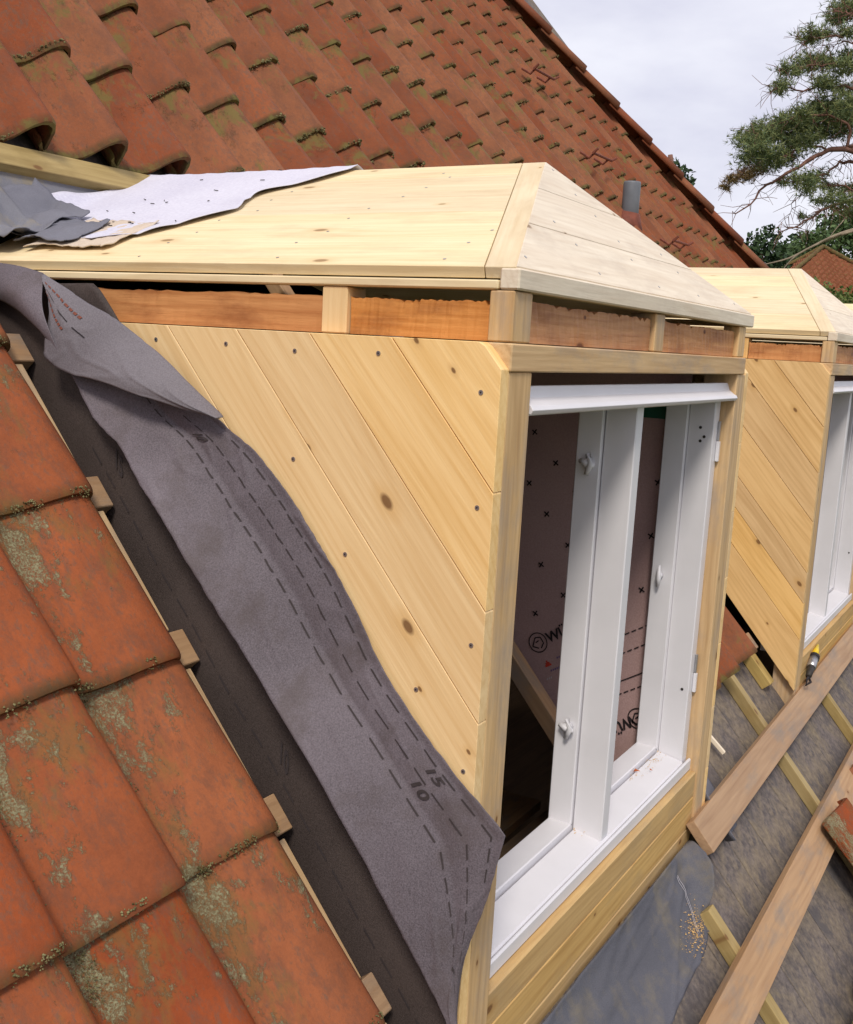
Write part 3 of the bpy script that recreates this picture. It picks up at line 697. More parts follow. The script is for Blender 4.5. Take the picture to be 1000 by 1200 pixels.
SCREWS = [(0.333, 1.036), (0.189, 1.040), (0.329, 0.880), (0.230, 0.753), (0.607, 1.040), (0.463, 1.040), (0.205, 0.60), (0.027, 0.998), (0.022, 0.847), (0.018, 0.481), (0.018, 0.66), (0.30, 0.62), (0.10, 0.58), (0.42, 0.74), (0.50, 0.90)]
DA, VB = dormer(0.0, 'nearest unfinished timber dormer with screwed diagonal cheek boards and white window frame', [0.08, 0.235, 0.392, 0.552, 0.708, 0.868], 'cheek', True)
DB, _ = dormer(D2, 'second timber dormer, seen past the nearest one, orange-tinged bare cheek boards', [0.05, 0.18, 0.30, 0.40, 0.565, 0.72, 0.865], 'cheek_far', False)
DC, _ = dormer(2*D2, 'third dormer, only a sliver of its pale board roof at the right edge', [0.05, 0.21, 0.37, 0.55, 0.72, 0.865], 'cheek_far', False)

# print on the vapour barrier inside the near dormer
bx_ = 1.1185; bd_ = Vector((0, -0.852, 0.523)); bu_ = Vector((0, 0.523, 0.852))
def print_on(name, vs, fs, y, z, mat, rot=0.0, parent=VB):
    o3 = Vector((bx_, y, z)); c_, s_ = math.cos(rot), math.sin(rot)
    pts = [bd_*(v.x*c_-v.y*s_) + bu_*(v.x*s_+v.y*c_) for v in vs]
    return link(name, mesh(name, pts, fs), mat, parent, o3)
def ring(r, w, n=28):
    vs = []; fs = []
    for k in range(n):
        th = 2*math.pi*k/n; d = Vector((math.cos(th), math.sin(th), 0)); vs += [d*r, d*(r-w)]
    for k in range(n): a, b = 2*k, 2*((k+1) % n); fs.append((a, b, b+1, a+1))
    return vs, fs
def strokes(segs, w):
    vs, fs = [], []
    for (a, b) in segs:
        a, b = Vector((*a, 0)), Vector((*b, 0)); d = (b-a).normalized(); q = Vector((-d.y, d.x, 0))*w/2; k = len(vs)
        vs += [a+q, a-q, b-q, b+q]; fs.append((k, k+1, k+2, k+3))
    return vs, fs
XM = [(0.476, 0.856), (0.414, 0.786), (0.481, 0.729), (0.357, 0.718), (0.428, 0.658), (0.366, 0.589), (0.433, 0.530), (0.368, 0.463), (0.439, 0.404), (0.155, 0.768), (0.160, 0.641), (0.171, 0.510), (0.30, 0.80), (0.27, 0.66), (0.29, 0.53), (0.23, 0.87)]
xv, xf = strokes([((-.006, -.006), (.006, .006)), ((-.006, .006), (.006, -.006))], .0035)
for y, z in XM: print_on('cross_mark', xv, xf, y, z, 'ink', random.uniform(-.5, -.2))
for (y, z, tx) in ((0.426, 0.331, True), (0.152, 0.196, False)):
    v1, f1 = ring(.026, .0028); print_on('logo_ring', v1, f1, y, z, 'ink')
    v1, f1 = strokes([((-.018, -.004), (-.002, .014)), ((-.002, .014), (.012, .010)), ((.012, .010), (.014, -.006)), ((.014, -.006), (.002, -.016)), ((-.018, -.004), (-.004, -.014)), ((-.006, .002), (.004, .004))], .0032)
    print_on('logo_mark', v1, f1, y, z, 'ink')
v1, f1 = font_mesh('W\u00dcTOP', .036); q = Vector((0, .426, .331)) + bd_*.094; print_on('lettering', v1, f1, q.y, q.z, 'ink')
q = Vector((0, .152, .196)) - bd_*.075 - bu_*.0; print_on('lettering', v1, f1, q.y, q.z, 'ink', math.pi)
v1, f1 = strokes([((-.009, -.005), (.009, -.005)), ((-.006, 0), (.006, 0)), ((-.002, .005), (.002, .005))], .005); print_on('warning_print', v1, f1, .396, .283, 'redink')
for i, (dx, dy, l, mt) in enumerate(((.03, .004, .05, 'blueink'), (.0, -.02, .03, 'blueink'), (.04, -.02, .05, 'redink'), (.02, -.036, .06, 'blueink'), (-.02, -.036, .02, 'whiteink'), (.05, -.05, .04, 'blueink'))):
    segs = [((k*.006, -.002), (k*.006+.0025, .0025)) for k in range(int(l/.006))]
    v1, f1 = strokes(segs, .0022); q = Vector((0, .396, .283)) + bd_*dx + bu_*dy; print_on('small_print', v1, f1, q.y, q.z, mt)
for (y, z, l, dash) in ((.235, .375, .16, True), (.225, .335, .14, True), (.225, .265, .15, False), (.225, .232, .15, True)):
    segs = [((k*.019, 0), (k*.019+(.013 if dash else .0195), 0)) for k in range(int(l/.019))]
    v1, f1 = strokes(segs, .0026); print_on('printed_line', v1, f1, y, z, 'ink')

# ================================================================== sheets
def cat(ps, t, kink=-9):
    n = len(ps)-1; x = min(max(t, 0), 1)*n; i = min(int(x), n-1); f = x-i
    p0, p1, p2, p3 = ps[max(i-1, 0)], ps[i], ps[i+1], ps[min(i+2, n)]
    if i+1 == kink: p3 = p2 + (p2-p1)
    if i == kink: p0 = p1 - (p2-p1)
    return 0.5*((2*p1) + (p2-p0)*f + (2*p0-5*p1+4*p2-p3)*f*f + (3*p1-p0-3*p2+p3)*f*f*f)
def sheet(name, F, nu, nv, mat, parent=None, thick=0.0012, wr=0.0, ws=9.0, origin=None):
    vs, fs = [], []
    for i in range(nu+1):
        for j in range(nv+1):
            p = F(i/nu, j/nv)
            if wr: p = p + noise.noise_vector(p*ws)*wr
            vs.append(p)
    for i in range(nu):
        for j in range(nv): a = i*(nv+1)+j; fs.append((a, a+1, a+nv+2, a+nv+1))
    c = origin or sum(vs, Vector())/len(vs)
    o = link(name, mesh(name, [v-c for v in vs], fs), mat, parent, c, True)
    m = o.modifiers.new('thickness', 'SOLIDIFY'); m.thickness = thick; m.offset = 0
    return o
V = lambda l: [Vector(p) for p in l]
# lower strip turned up along the cheek foot
def s1(u, v):
    y = 1.02 - u*1.015
    cc = -0.070 + v*0.36; z = TP*y + cc
    x = -0.052 + 0.014*v - 0.010*math.sin(v*3.0)*math.exp(-((y-.85)/.16)**2) + 0.004*math.sin(y*9)
    z = min(z, 1.122)
    x = max(x, -0.056)
    return Vector((x, y, z))
SH1 = sheet('membrane_upstand', s1, 70, 18, 'membrane_shaded', None, 0.0012, 0.005, 7)
tag(SH1, 'strip of membrane with painted-in shade, turned up against the cheek foot beside the cut tiles', 'membrane')
# loose sheet leaning on the cheek
S2L = V([(-0.085, 0.741, 0.989), (-0.090, 0.676, 0.916), (-0.094, 0.615, 0.872), (-0.098, 0.552, 0.814), (-0.100, 0.487, 0.751), (-0.100, 0.409, 0.666), (-0.100, 0.325, 0.573), (-0.098, 0.197, 0.426), (-0.095, 0.106, 0.312), (-0.090, 0.034, 0.215), (-0.086, -0.010, 0.157), (-0.084, -0.043, 0.115)])  # left edge taken from image pixels, then pushed toward the camera along its rays
S2R = V([(-0.034, 0.570, 0.999), (-0.032, 0.471, 0.928), (-0.030, 0.395, 0.884), (-0.030, 0.320, 0.816), (-0.030, 0.271, 0.760), (-0.030, 0.215, 0.693), (-0.030, 0.143, 0.588), (-0.030, 0.047, 0.493), (-0.036, -0.058, 0.417), (-0.046, -0.043, 0.326), (-0.058, -0.019, 0.223), (-0.070, -0.017, 0.140)])
def s2(u, v):
    a, b = cat(S2L, u), cat(S2R, u, 8); p = a.lerp(b, v)
    w = max(0, 1 - v/0.52)**1.25
    p.x = b.x - 0.012*math.sin(math.pi*min(1, v*1.1)) + (a.x-b.x)*w
    p.z += 0.010*math.sin(math.pi*v)
    p.x += 0.004*math.sin(u*11+v*3)*(1-v) + 0.0015*math.sin(u*37+1)*(1-v)
    cr_ = abs(noise.noise(Vector((u*9+v*2.5, v*2.2-u*3, 4)))); p.x -= 0.0022*max(0, .16-cr_)/.16*(0.4+.6*math.sin(u*5)**2)
    ed = max(0, 1-v/.03)+max(0, (v-.97)/.03); p.y += 0.002*noise.noise(Vector((u*60, v*3, 2)))*ed; p.z += 0.002*noise.noise(Vector((u*75, v*3, 8)))*ed
    return p
SH2 = sheet('membrane_sheet', s2, 220, 60, 'membrane', None, 0.0008, 0.0022, 11)
tag(SH2, 'loose grey membrane sheet with dashed print hanging down the nearest dormer cheek', 'membrane')
def on2(u, v, lift=0.0022):
    e = 1e-3; p = s2(u, v); p = p + noise.noise_vector(p*11)*0.0022
    a = s2(u+e, v)-s2(u-e, v); b = s2(u, v+e)-s2(u, v-e); n = a.cross(b).normalized()
    if n.x > 0: n = -n
    return p + n*lift
def dashes(F, v, u0, u1, n, w, name, parent, mat='dash', vslope=0.0):
    for k in range(n):
        a = u0 + (u1-u0)*k/n; b = a + (u1-u0)/n*0.66; vs = []
        for i in range(5):
            t = a+(b-a)*i/4; vv = v+vslope*(t-u0); vs += [F(t, vv-w), F(t, vv+w)]
        c = sum(vs, Vector())/len(vs)
        link(name, mesh(name, [p-c for p in vs], [(2*i, 2*i+1, 2*i+3, 2*i+2) for i in range(4)]), mat, parent, c)
dashes(on2, 0.46, 0.06, 0.93, 30, 0.0068, 'printed_dash', SH2)
dashes(on2, 0.68, 0.10, 0.90, 28, 0.0068, 'printed_dash', SH2)
dashes(on2, 0.88, 0.16, 0.80, 22, 0.008, 'printed_dash', SH2)
def text_on(F, txt, size, u, v, du, dv, parent, mat='ink'):
    """letters laid along +u; du, dv: parameter change per metre"""
    vs, fs = font_mesh(txt, size)
    P_ = [F(u + q.x*du, v + q.y*dv, 0.0026) for q in vs]; c = sum(P_, Vector())/len(P_)
    return link('printed_number', mesh('printed_number', [p-c for p in P_], fs), mat, parent, c)
for txt, u, v in (('10', .165, .60), ('15', .655, .80), ('10', .665, .60)): text_on(on2, txt, .024, u, v, 1/1.02, 1/.19, SH2, 'dash')
def on1(u, v, lift=0.0022): p = s1(u, v); p = p + noise.noise_vector(p*7)*0.005; return p + Vector((-lift, 0, 0))
dashes(on1, 0.30, 0.30, 0.98, 22, 0.006, 'printed_dash', SH1)
for txt, u, v in (('15', .36, .44), ('10', .70, .40)): text_on(on1, txt, .034, u, v, 1/1.74, 1/.27, SH1, 'dash')
# folded-over top of the loose sheet
FT_ = V([(-0.060, 0.826, 1.134), (-0.060, 0.727, 1.093), (-0.058, 0.631, 1.054), (-0.054, 0.540, 1.001), (-0.046, 0.445, 0.931)])
FB_ = V([(-0.064, 0.786, 1.090), (-0.092, 0.782, 1.035), (-0.100, 0.752, 0.990), (-0.096, 0.600, 0.962), (-0.052, 0.447, 0.929)])
def fl(u, v):
    a, b = cat(FT_, u), cat(FB_, u); p = a.lerp(b, v); p.x -= 0.012*math.sin(math.pi*v) + 0.002*max(0, .12-abs(noise.noise(Vector((u*5, v*3, 9)))))/.12; return p
SHF = sheet('folded_flap', fl, 70, 24, 'membrane_back', SH2, 0.0008, 0.003, 14); SHF['label'] = 'paler underside of the membrane folded over at the top'
CT_ = V([(-0.050, 1.036, 1.158), (-0.055, 0.939, 1.151), (-0.060, 0.873, 1.145), (-0.062, 0.822, 1.135)])
CB_ = V([(-0.060, 1.024, 1.097), (-0.075, 0.914, 1.089), (-0.092, 0.812, 1.055), (-0.098, 0.733, 0.996)])
def cl_(u, v):
    p = cat(CT_, u).lerp(cat(CB_, u), v); p.x -= 0.016*math.sin(math.pi*v); return p
SHC = sheet('curled_end', cl_, 30, 16, 'membrane', SH2, 0.0008, 0.003, 12)
def onf(u, v, lift=.0016): p = fl(u, v); p = p+noise.noise_vector(p*14)*.003; return p + Vector((-lift, -lift*.3, lift*.5))
for v_ in (.25, .55): dashes(onf, v_, .04, .34, 9, .02, 'printed_line', SHF, 'hook')
for v_ in (.42,): dashes(onf, v_, .06, .5, 3, .008, 'printed_line', SHF, 'ink')

# white fleece over the back of the dormer roof
ZS = lambda x: ZT + min(x, 1.2-x)*0.3983
ZR = lambda y: TP*y - 0.060
W0 = V([(0.70, 0.68, 0), (0.60, 0.675, 0), (0.507, 0.700, 0), (0.416, 0.764, 0), (0.350, 0.752, 0), (0.287, 0.726, 0), (0.200, 0.769, 0), (0.148, 0.80, 0), (0.115, 0.84, 0), (0.10, 0.93, 0)])
W1 = V([(0.80, 1.30, 0), (0.70, 1.28, 0), (0.60, 1.26, 0), (0.50, 1.235, 0), (0.42, 1.215, 0), (0.36, 1.205, 0), (0.30, 1.20, 0), (0.25, 1.19, 0), (0.18, 1.185, 0), (0.12, 1.18, 0)])
def wsh(u, v):
    p = cat(W0, u).lerp(cat(W1, u), v)
    a, b = ZS(p.x), ZR(p.y); k = 0.02
    h = max(a, b) + max(0, k-abs(a-b))**2/(4*k)
    p.z = h + 0.006 + 0.004*abs(noise.noise(Vector((p.x*9, p.y*5, 3)))) + 0.004*(1-min(1, v*8))*abs(math.sin(u*23))
    return p
WH = sheet('fleece_sheet', wsh, 90, 60, 'whitefleece', None, 0.0012, 0.0, 9)
tag(WH, 'white fleece sheet stapled over the back of the nearest dormer roof', 'fleece')
for k in range(20):
    u, v = random.uniform(.12, .85), random.uniform(.03, .75); p = wsh(u, v)+Vector((0, 0, .003)); a = random.uniform(0, 3)
    d = Vector((math.cos(a), math.sin(a), 0))*random.uniform(.003, .006)
    tube_obj('staple', [p-d, p, p+d], [.001]*3, 'dark', WH, 4, False)
# torn felt scraps at the dormer's back corner
def patch(name, pts, label, cat_, mat, wr=.012, lift=.012, nu=26):
    a, b, c, d = V(pts)
    def F(u, v):
        p = a.lerp(b, u).lerp(d.lerp(c, u), v)
        e = 0.018*noise.noise(Vector((u*5+lift*99, v*5, 1)))
        p.x += e*(abs(u-.5)*2)**3; p.y += 0.018*noise.noise(Vector((u*5, v*5, 7+lift*99)))*(abs(v-.5)*2)**3
        p.z = max(ZS(p.x), ZR(p.y)) + lift + wr*(noise.noise(Vector((p.x*14, p.y*14, lift*50)))+.5) + .004*noise.noise(p*55)
        return p
    return tag(sheet(name, F, nu, nu, mat, None, .002), label, cat_)
patch('felt_scrap', [(0.24, 1.05, 0), (0.235, 1.19, 0), (0.06, 1.17, 0), (0.09, 1.03, 0)], 'crumpled slate-grey felt scrap, uppermost beside the white fleece', 'felt', 'bitumen_clean', .022, .016)
patch('felt_scrap', [(0.19, 0.94, 0), (0.20, 1.07, 0), (0.06, 1.06, 0), (0.05, 0.91, 0)], 'slate-grey felt scrap lapping onto the tan backing paper', 'felt', 'bitumen_clean', .014, .012)
patch('felt_scrap', [(0.13, 1.02, 0), (0.13, 1.20, 0), (-0.02, 1.20, 0), (0.03, 1.02, 0)], 'curled felt scrap at the left edge by the eaves', 'felt', 'bitumen', .03, .020)
patch('backing_paper', [(0.20, 0.83, 0), (0.22, 1.04, 0), (0.055, 1.0, 0), (0.055, 0.81, 0)], 'torn tan backing paper at the dormer eaves below the fleece', 'paper', 'tanpaper', .006, .006)
# dark felt strip under the lowest upper course
def uf(u, v):
    x = -0.5 + u*1.1; y = 1.10 + v*.13; p = RP(x, y, -.044 + .006*noise.noise(Vector((x*6, y*6, 0)))); return p
tag(sheet('underlay_strip', uf, 50, 10, 'bitumen', None, .002), 'dark grey underlay strip below the lowest course of upper tiles', 'underlay')
def us(u, v):
    y = 0.42 - u*.50; x = 1.232 + v*.19; n = -.046 + .05*max(0, 1-v*3)**1.5 + .004*noise.noise(Vector((x*9, y*9, 3))) + .006*abs(noise.noise(Vector((u*5, v*4, 1))))
    return RP(x - .03*u*v, y, n)
tag(sheet('underlay_strip', us, 40, 16, 'bitumen_clean', None, .002), 'slate-grey underlay strip along the far side of the nearest dormer', 'underlay')
# curled bitumen flap in front of the dormer
FG0 = V([(0.10, -0.032, 0), (0.27, -0.031, 0), (0.50, -0.031, 0), (0.79, -0.031, 0), (0.97, -0.030, 0), (1.085, -0.030, 0)])
FG1 = V([(0.42, -0.190, 0), (0.47, -0.182, 0), (0.56, -0.168, 0), (0.72, -0.155, 0), (0.88, -0.150, 0), (0.955, -0.138, 0)])
def fg(u, v):
    p = cat(FG0, u).lerp(cat(FG1, u), v); c = 0.018*math.exp(-v*7) ; n = -0.046 + 0.005*abs(noise.noise(Vector((u*7, v*5, 0)))) + 0.004*max(0, .1-abs(noise.noise(Vector((u*4+v*2, v*3, 5)))))/.1
    q = RP(p.x, p.y, n)
    q += NR*0.055*max(0, (u-.86)/.14)**1.5*math.sin(math.pi*min(1, v*1.25))**.7     # arched end
    q += NR*0.012*math.exp(-v*9)
    return q
FG = sheet('felt_flap', fg, 90, 36, 'bitumen_flap', None, .002, .0015, 9)
tag(FG, 'slate-grey felt flap with an arched end under the nearest dormer window', 'felt')
for k in range(2):
    pts = [fg(.80-.0*k+.012*k+.02*math.sin(t*3), .18+t*.62)+NR*.0035 for t in [i/10 for i in range(11)]]
    tube_obj('scratch', pts, [.0005]*11, 'whiteink', FG, 4)
vs, fs = [], []
for k in range(420):
    u, v = random.gauss(.80, .05), random.gauss(.74, .10)
    if not (0 < u < .99 and 0 < v < .99): continue
    p = fg(u, v)+NR*.003; s = random.uniform(.0008, .0035); b = len(vs)
    vs += [p+Vector((random.uniform(-s, s), random.uniform(-s, s), random.uniform(-s*.3, s*.6))) for _ in range(4)]; fs += [(b, b+1, b+2), (b, b+2, b+3), (b, b+3, b+1), (b+1, b+3, b+2)]
c = fg(.8, .7); sdu = link('sawdust', mesh('sawdust', [v-c for v in vs], fs), 'sawdust'); sdu.location = c; sdu['kind'] = 'stuff'; sdu['label'] = 'yellow sawdust scattered on the grey felt flap'
# crumbs on the window sill
vs, fs = [], []
for (x, y, n, r) in ((.655, .10, 40, .03), (1.03, .095, 70, .03), (.92, .085, 25, .02), (.60, .08, 20, .02)):
    for k in range(n):
        p = Vector((x+random.gauss(0, r), .06+random.random()*.03, .1395)); s = random.uniform(.0006, .003); b = len(vs)
        vs += [p+Vector((random.uniform(-s, s), random.uniform(-s, s), random.uniform(0, s*.6))) for _ in range(4)]; fs += [(b, b+1, b+2), (b, b+2, b+3), (b, b+3, b+1), (b+1, b+3, b+2)]
c = Vector((.8, .08, .14)); cr_ = link('sawdust_crumbs', mesh('sawdust_crumbs', [v-c for v in vs], fs), 'sawdust'); cr_.location = c; cr_['kind'] = 'stuff'; cr_['label'] = 'sawdust crumbs on the white window sill'
for (x, y, s) in ((.93, .084, .010), (.965, .06, .005)):
    me = mesh('clay_chip', [Vector((random.uniform(-1, 1), random.uniform(-1, 1), random.uniform(0, 1)))*s for _ in range(5)], [(0, 1, 2), (0, 2, 3), (0, 3, 4), (1, 2, 4), (0, 1, 4), (2, 3, 4)])
    tag(link('clay_chip', me, 'clay_chip', None, (x, y, .141)), 'larger orange clay chip on the white sill' if s > .006 else 'tiny orange clay chip nearer the sill edge', 'chip')
# small tool by the second dormer
tl = thing('pocket_tool', 'small black and silver tool with yellow tab on the batten by the second dormer', 'tool', (2.46, -0.005, 0.03))
p = Vector((2.42, -0.012, 0.05)); dv = Vector((.16, .012, .045))
tube_obj('handle', [p-dv*.45, p-dv*.1], [.010, .013], 'dark', tl, 10); tube_obj('barrel', [p-dv*.1, p+dv*.25], [.016, .016], 'steel', tl, 12)
tube_obj('band', [p+dv*.25, p+dv*.36], [.018, .018], 'ink', tl, 12); tube_obj('tab', [p+dv*.36, p+dv*.60, p+dv*.85], [.013, .010, .004], 'yellow', tl, 8)
tube_obj('cord_loop', [p-dv*.45, p-dv*.7+Vector((0, 0, .01)), p-dv*.8, p-dv*.65-Vector((0, .012, 0)), p-dv*.45], [.004]*5, 'ink', tl, 6)

# ================================================================== surroundings
def frame_at(dist):                                # level lateral axis and up at a given distance in the view direction
    h = Vector((fw.x, fw.y, 0)).normalized(); return CAM + h*dist, Vector((h.y, -h.x, 0)), h
def leaves(cl, size, mat_n, name, parent, per, seed, flat=1.0):
    rn = random.Random(seed); vs, fs = [], []; c0 = Vector(cl[0][0])
    for (c, r) in cl:
        c = Vector(c)
        for _ in range(int(per*r*r)):
            d = Vector((rn.gauss(0, 1), rn.gauss(0, 1), rn.gauss(0, 1)*flat)); d = d.normalized()*r*rn.random()**.35; d.z *= flat
            p = c + d - c0; s = size*rn.uniform(.6, 1.4)
            a = Vector((rn.gauss(0, 1), rn.gauss(0, 1), rn.gauss(0, 1))).normalized()*s; b = a.cross(Vector((rn.gauss(0, 1), rn.gauss(0, 1), rn.gauss(0, 1)))).normalized()*s*.6
            k = len(vs); vs += [p-a, p+b, p+a, p-b]; fs.append((k, k+1, k+2, k+3))
    return link(name, mesh(name, vs, fs), mat_n, parent, c0)
# Scots pine
DP = 20.0; org, lat, hh = frame_at(DP)
KP = DP/1236.16/math.cos(0.0)
def PT(zx, zy, dep=0.0):                           # pixels of an enlarged image crop, cast out from the camera to depth
    px, py = 820+zx/3.156, zy/3.156
    a = (px-500)/1236.16; b = (600-py)/1236.16
    d = fw + r2*a + u2*b; d = d/ d.dot(hh)
    return CAM + d*(DP+dep)
base = PT(900, 1200); base.z = -4.6
PINE = thing('pine_tree', 'tall pine with drooping reddish branches standing beyond the roof', 'tree', base)
rn = random.Random(3)
tr = [base, PT(880, 900), PT(860, 500), PT(830, 150), PT(800, -300)]
tube_obj('trunk', tr, [.34, .30, .24, .17, .09], 'bark', PINE, 12)
BR = [([(850, 470), (700, 560), (568, 560), (480, 556), (400, 590), (330, 632), (250, 690), (190, 752), (130, 790)], .085),
      ([(850, 520), (690, 640), (568, 598), (520, 602), (470, 640), (400, 662), (300, 672)], .06),
      ([(850, 640), (700, 730), (568, 742), (470, 765), (390, 820), (300, 860)], .07),
      ([(850, 660), (700, 760), (568, 765), (480, 770), (420, 800), (350, 850)], .04),
      ([(840, 300), (700, 330), (568, 325), (450, 322), (380, 330), (300, 325), (270, 345)], .05),
      ([(835, 220), (700, 250), (568, 245), (460, 240), (380, 242), (300, 265)], .05),
      ([(830, 120), (700, 130), (568, 125), (490, 135), (410, 145), (375, 155)], .045),
      ([(830, 80), (700, 70), (600, 60), (550, 50), (500, 42)], .045),
      ([(850, 430), (700, 480), (545, 545), (560, 470), (480, 430), (380, 430), (300, 455), (200, 500)], .06),
      ([(850, 560), (720, 700), (600, 700), (520, 690), (440, 690), (350, 740), (330, 800)], .035),
      ([(480, 556), (400, 540), (300, 580), (200, 610), (150, 650), (100, 690)], .03),
      ([(700, 250), (600, 170), (520, 160), (450, 205)], .03)]
twigs = []
for pts, r0 in BR:
    dep0 = rn.uniform(-1.0, 1.0); P3 = []
    for i, (a, b) in enumerate(pts): P3.append(PT(a, b, dep0*i/len(pts) + rn.uniform(-.15, .15)))
    Q = [cat(P3, i/24) + Vector((rn.gauss(0, .02), rn.gauss(0, .02), rn.gauss(0, .02))) for i in range(25)]
    tube_obj('branch', Q, [r0*.72*(1-.85*i/24) for i in range(25)], 'bark', PINE, 6)
    for i in range(6, 25): twigs.append((Q[i], (Q[i]-Q[i-1]).normalized()))
tv, tf = [], []
ends = []
for (p, d) in twigs:
    for _ in range(2):
        q = (d*rn.uniform(.3, 1.2) + Vector((rn.gauss(0, .7), rn.gauss(0, .7), rn.gauss(-.15, .6)))).normalized()*rn.uniform(.18, .55)
        m = p+q*.5+Vector((rn.gauss(0, .04), rn.gauss(0, .04), rn.gauss(.02, .05)))
        tube(tv, tf, [p, m, p+q], [.007, .005, .003], 4); ends.append(p+q)
c = PT(500, 500)
tw = link('twigs', mesh('twigs', [v-c for v in tv], tf), 'bark', PINE, c); tw['kind'] = 'stuff'
CL = [(535, 50, .34), (500, 70, .22), (560, 20, .3), (412, 130, .26), (400, 150, .16), (470, 128, .15), (545, 120, .2), (385, 238, .30), (330, 262, .24), (430, 225, .28), (480, 232, .22), (540, 250, .3), (290, 330, .20), (310, 310, .14), (470, 312, .26), (455, 300, .18), (540, 335, .25), (545, 210, .22),
      (560, 385, .32), (490, 390, .34), (430, 390, .24), (450, 430, .36), (520, 440, .36), (380, 420, .22), (350, 450, .32), (400, 470, .34), (300, 440, .14), (280, 470, .30), (250, 500, .30), (190, 505, .30), (170, 525, .22), (310, 500, .34), (360, 520, .30), (230, 550, .32), (190, 590, .30), (270, 580, .28), (330, 570, .26), (400, 525, .28), (460, 490, .28), (530, 490, .26), (565, 440, .3), (240, 615, .22), (300, 600, .2), (210, 470, .14),
      (400, 660, .24), (440, 655, .22), (350, 665, .18), (310, 672, .14), (480, 690, .16), (410, 700, .2), (560, 700, .28), (500, 735, .22), (555, 745, .2), (450, 745, .16), (380, 800, .12), (560, 790, .18)]
CLB = [(150, 655, .20), (115, 665, .14), (180, 650, .16), (100, 692, .1), (90, 695, .07), (210, 640, .12)]
def needles(cl, mat_n, seed):
    r_ = random.Random(seed); vs, fs = [], []; c0 = PT(cl[0][0], cl[0][1])
    for (a, b, rad) in cl:
        c = PT(a, b, r_.uniform(-1.0, 1.0)*.9)
        for _ in range(int(150*(rad/.28)**2)):
            d = Vector((r_.gauss(0, 1), r_.gauss(0, 1), r_.gauss(0, .55))); d = d*rad*.50
            p = c + d - c0
            ax = Vector((r_.gauss(0, 1), r_.gauss(0, 1), r_.gauss(.5, .8))).normalized()
            for _n in range(7):
                q = (ax*.8 + Vector((r_.gauss(0, .6), r_.gauss(0, .6), r_.gauss(0, .6)))).normalized()*r_.uniform(.08, .15)
                w = q.cross(Vector((r_.gauss(0, 1), r_.gauss(0, 1), r_.gauss(0, 1)))).normalized()*.007
                k = len(vs); vs += [p-w, p+w, p+q]; fs.append((k, k+1, k+2))
    o = link('needle_crown', mesh('needle_crown', vs, fs), mat_n, PINE, c0); return o
needles(CL, 'needle', 5); o = needles(CLB, 'needle_brown', 6); o['label'] = 'browned needles at the lowest branch tips'
# neighbouring house with hipped tile roof
on, ln, hn = frame_at(45)
def FP(px, py, dist):
    d = fw + r2*((px-500)/1236.16) + u2*((600-py)/1236.16); d = d/d.dot(hn); return CAM + d*dist
AP = FP(965, 291, 45)
NB = thing('neighbour_house', 'neighbouring house with a steep hipped red tile roof beyond the pine', 'house', (AP.x, AP.y, -4.6))
hgt = 4.3; half = 6.0
vs, fs, at = [], [], []
def nb_face(d_out, d_side):                        # corrugated, stepped courses
    rows, cols = 22, 200; b0 = len(vs)
    for i in range(rows+1):
        for e in (0, 1):
            t = min(1, (i+e*0.98)/rows) if i < rows else 1
            for j in range(cols+1):
                s = (j/cols*2-1)*half*t
                p = AP + d_out*(half*t) + d_side*s - Vector((0, 0, hgt*t))
                p += Vector((0, 0, (.09*e if i < rows else 0) + .05*math.sin(s*2*math.pi/.24) - 0.02)); vs.append(p); at.append((.6+.2*math.sin(s*22), e*.8, (i*7+j*3) % 11/11))
    w = cols+1
    for i in range(2*(rows+1)-1):
        for j in range(cols): a = b0+i*w+j; fs.append((a, a+1, a+w+1, a+w))
for do, ds in ((-hn, ln), (ln, hn), (hn, -ln), (-ln, -hn)): nb_face(do.normalized(), ds.normalized())
link('roof', build_tile('neighbour_roof', ([v-AP for v in vs], fs, at), 'tile_up'), None, NB, AP)
for do, ds in ((-hn, ln), (hn, -ln)):
    do, ds = do.normalized(), ds.normalized()
    for sg in (1, -1):
        tube_obj('hip_cap', [AP+Vector((0, 0, .08)), AP + do*half + ds*half*sg - Vector((0, 0, hgt-.08))], [.09, .09], 'tile_up', NB, 8)
    w0 = AP + do*(half-.6) - Vector((0, 0, hgt+.02)); w1 = w0 + ds*(half-.6); w2 = w0 - ds*(half-.6)
    link('wall', mesh('wall', [w1-w0, w2-w0, Vector((w2.x, w2.y, -4.6))-w0, Vector((w1.x, w1.y, -4.6))-w0], [(0, 1, 2, 3)]), 'wall', NB, w0)
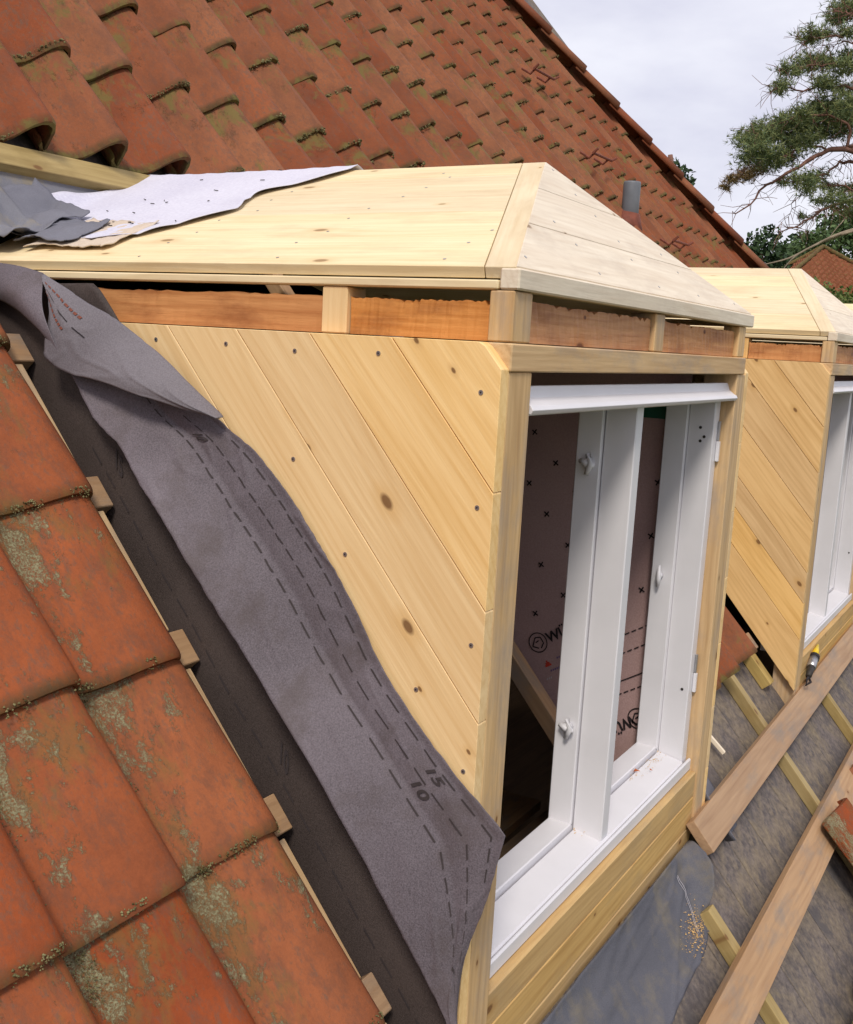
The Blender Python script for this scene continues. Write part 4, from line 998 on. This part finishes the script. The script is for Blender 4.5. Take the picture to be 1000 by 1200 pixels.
# background trees: image pixel x, y and radius of each crown's lobes
def bgtree(name, label, spots, dist, mat_n, size, per, seed, grp='trees beyond the roof'):
    b = FP(spots[0][0], spots[0][1], dist); T = thing(name, label, 'tree' if 'hedge' not in name else 'hedge', (b.x, b.y, -4.6), grp)
    rr = random.Random(seed)
    cl = [(FP(x, y, dist+rr.uniform(-1.5, 1.5)), r) for x, y, r in spots]
    tube_obj('trunk', [(b.x, b.y, -4.6), (b.x+.1, b.y, b.z-.6), (b.x, b.y+.1, b.z+.2)], [.22, .14, .05], 'bark', T, 8)
    leaves(cl, size, mat_n, 'crown', T, per, seed); return T
bgtree('leafy_tree', 'dark round leafy tree rising right beside the roof hip', [(895, 300, .6), (888, 285, .42), (902, 278, .42), (910, 296, .45), (882, 308, .55), (895, 325, .8), (876, 322, .5), (914, 316, .35), (880, 292, .3)], 34, 'leaf_dark', .085, 700, 11)
bgtree('leafy_tree', 'mid green leafy tree behind the neighbouring hipped roof', [(985, 275, 1.2), (975, 262, .8), (995, 262, 1.0), (1010, 280, 1.3), (965, 285, .9), (1030, 270, 1.4), (945, 292, .9), (935, 302, .8)], 54, 'leaf_mid', .12, 420, 12)
bgtree('leafy_tree', 'dark leafy tree between roof hip and neighbouring house', [(940, 288, .8), (930, 298, .9), (945, 303, .9), (955, 282, .6), (922, 308, .9), (912, 325, 1.0), (935, 322, 1.0)], 56, 'leaf_dark', .12, 420, 13)
bgtree('hedge_shrub', 'bright green shrub in front of the neighbouring hipped roof', [(985, 352, .4), (970, 342, .32), (998, 352, .45), (957, 336, .28), (1012, 358, .6), (990, 364, .6), (968, 354, .4), (1000, 375, .8)], 32, 'leaf_hedge', .07, 700, 14, 'shrubs beyond the roof')
bgtree('leafy_tree', 'tree top peeping over the roof hip', [(790, 192, .13), (785, 190, .09), (796, 195, .10), (800, 212, .3), (795, 222, .35)], 24, 'leaf_dark', .06, 1500, 15)
# bare branches of a felled limb arching in front of the trees
BRK = thing('bare_limb', 'bare pale limb arching between the trees and the second dormer', 'branch', PT(900, 850))
for pts, r0 in (([(760, 800), (568, 850), (500, 872), (420, 910), (330, 955), (230, 980)], .045), ([(760, 805), (568, 855), (480, 885), (400, 920), (340, 960), (300, 1010)], .035), ([(700, 880), (568, 800), (520, 830), (480, 880)], .02)):
    P3 = [PT(a, b, 4+rn.uniform(-.2, .2)) for a, b in pts]
    tube_obj('branch', [cat(P3, i/20) for i in range(21)], [r0*(1-.7*i/20) for i in range(21)], 'deadtwig', BRK, 6)
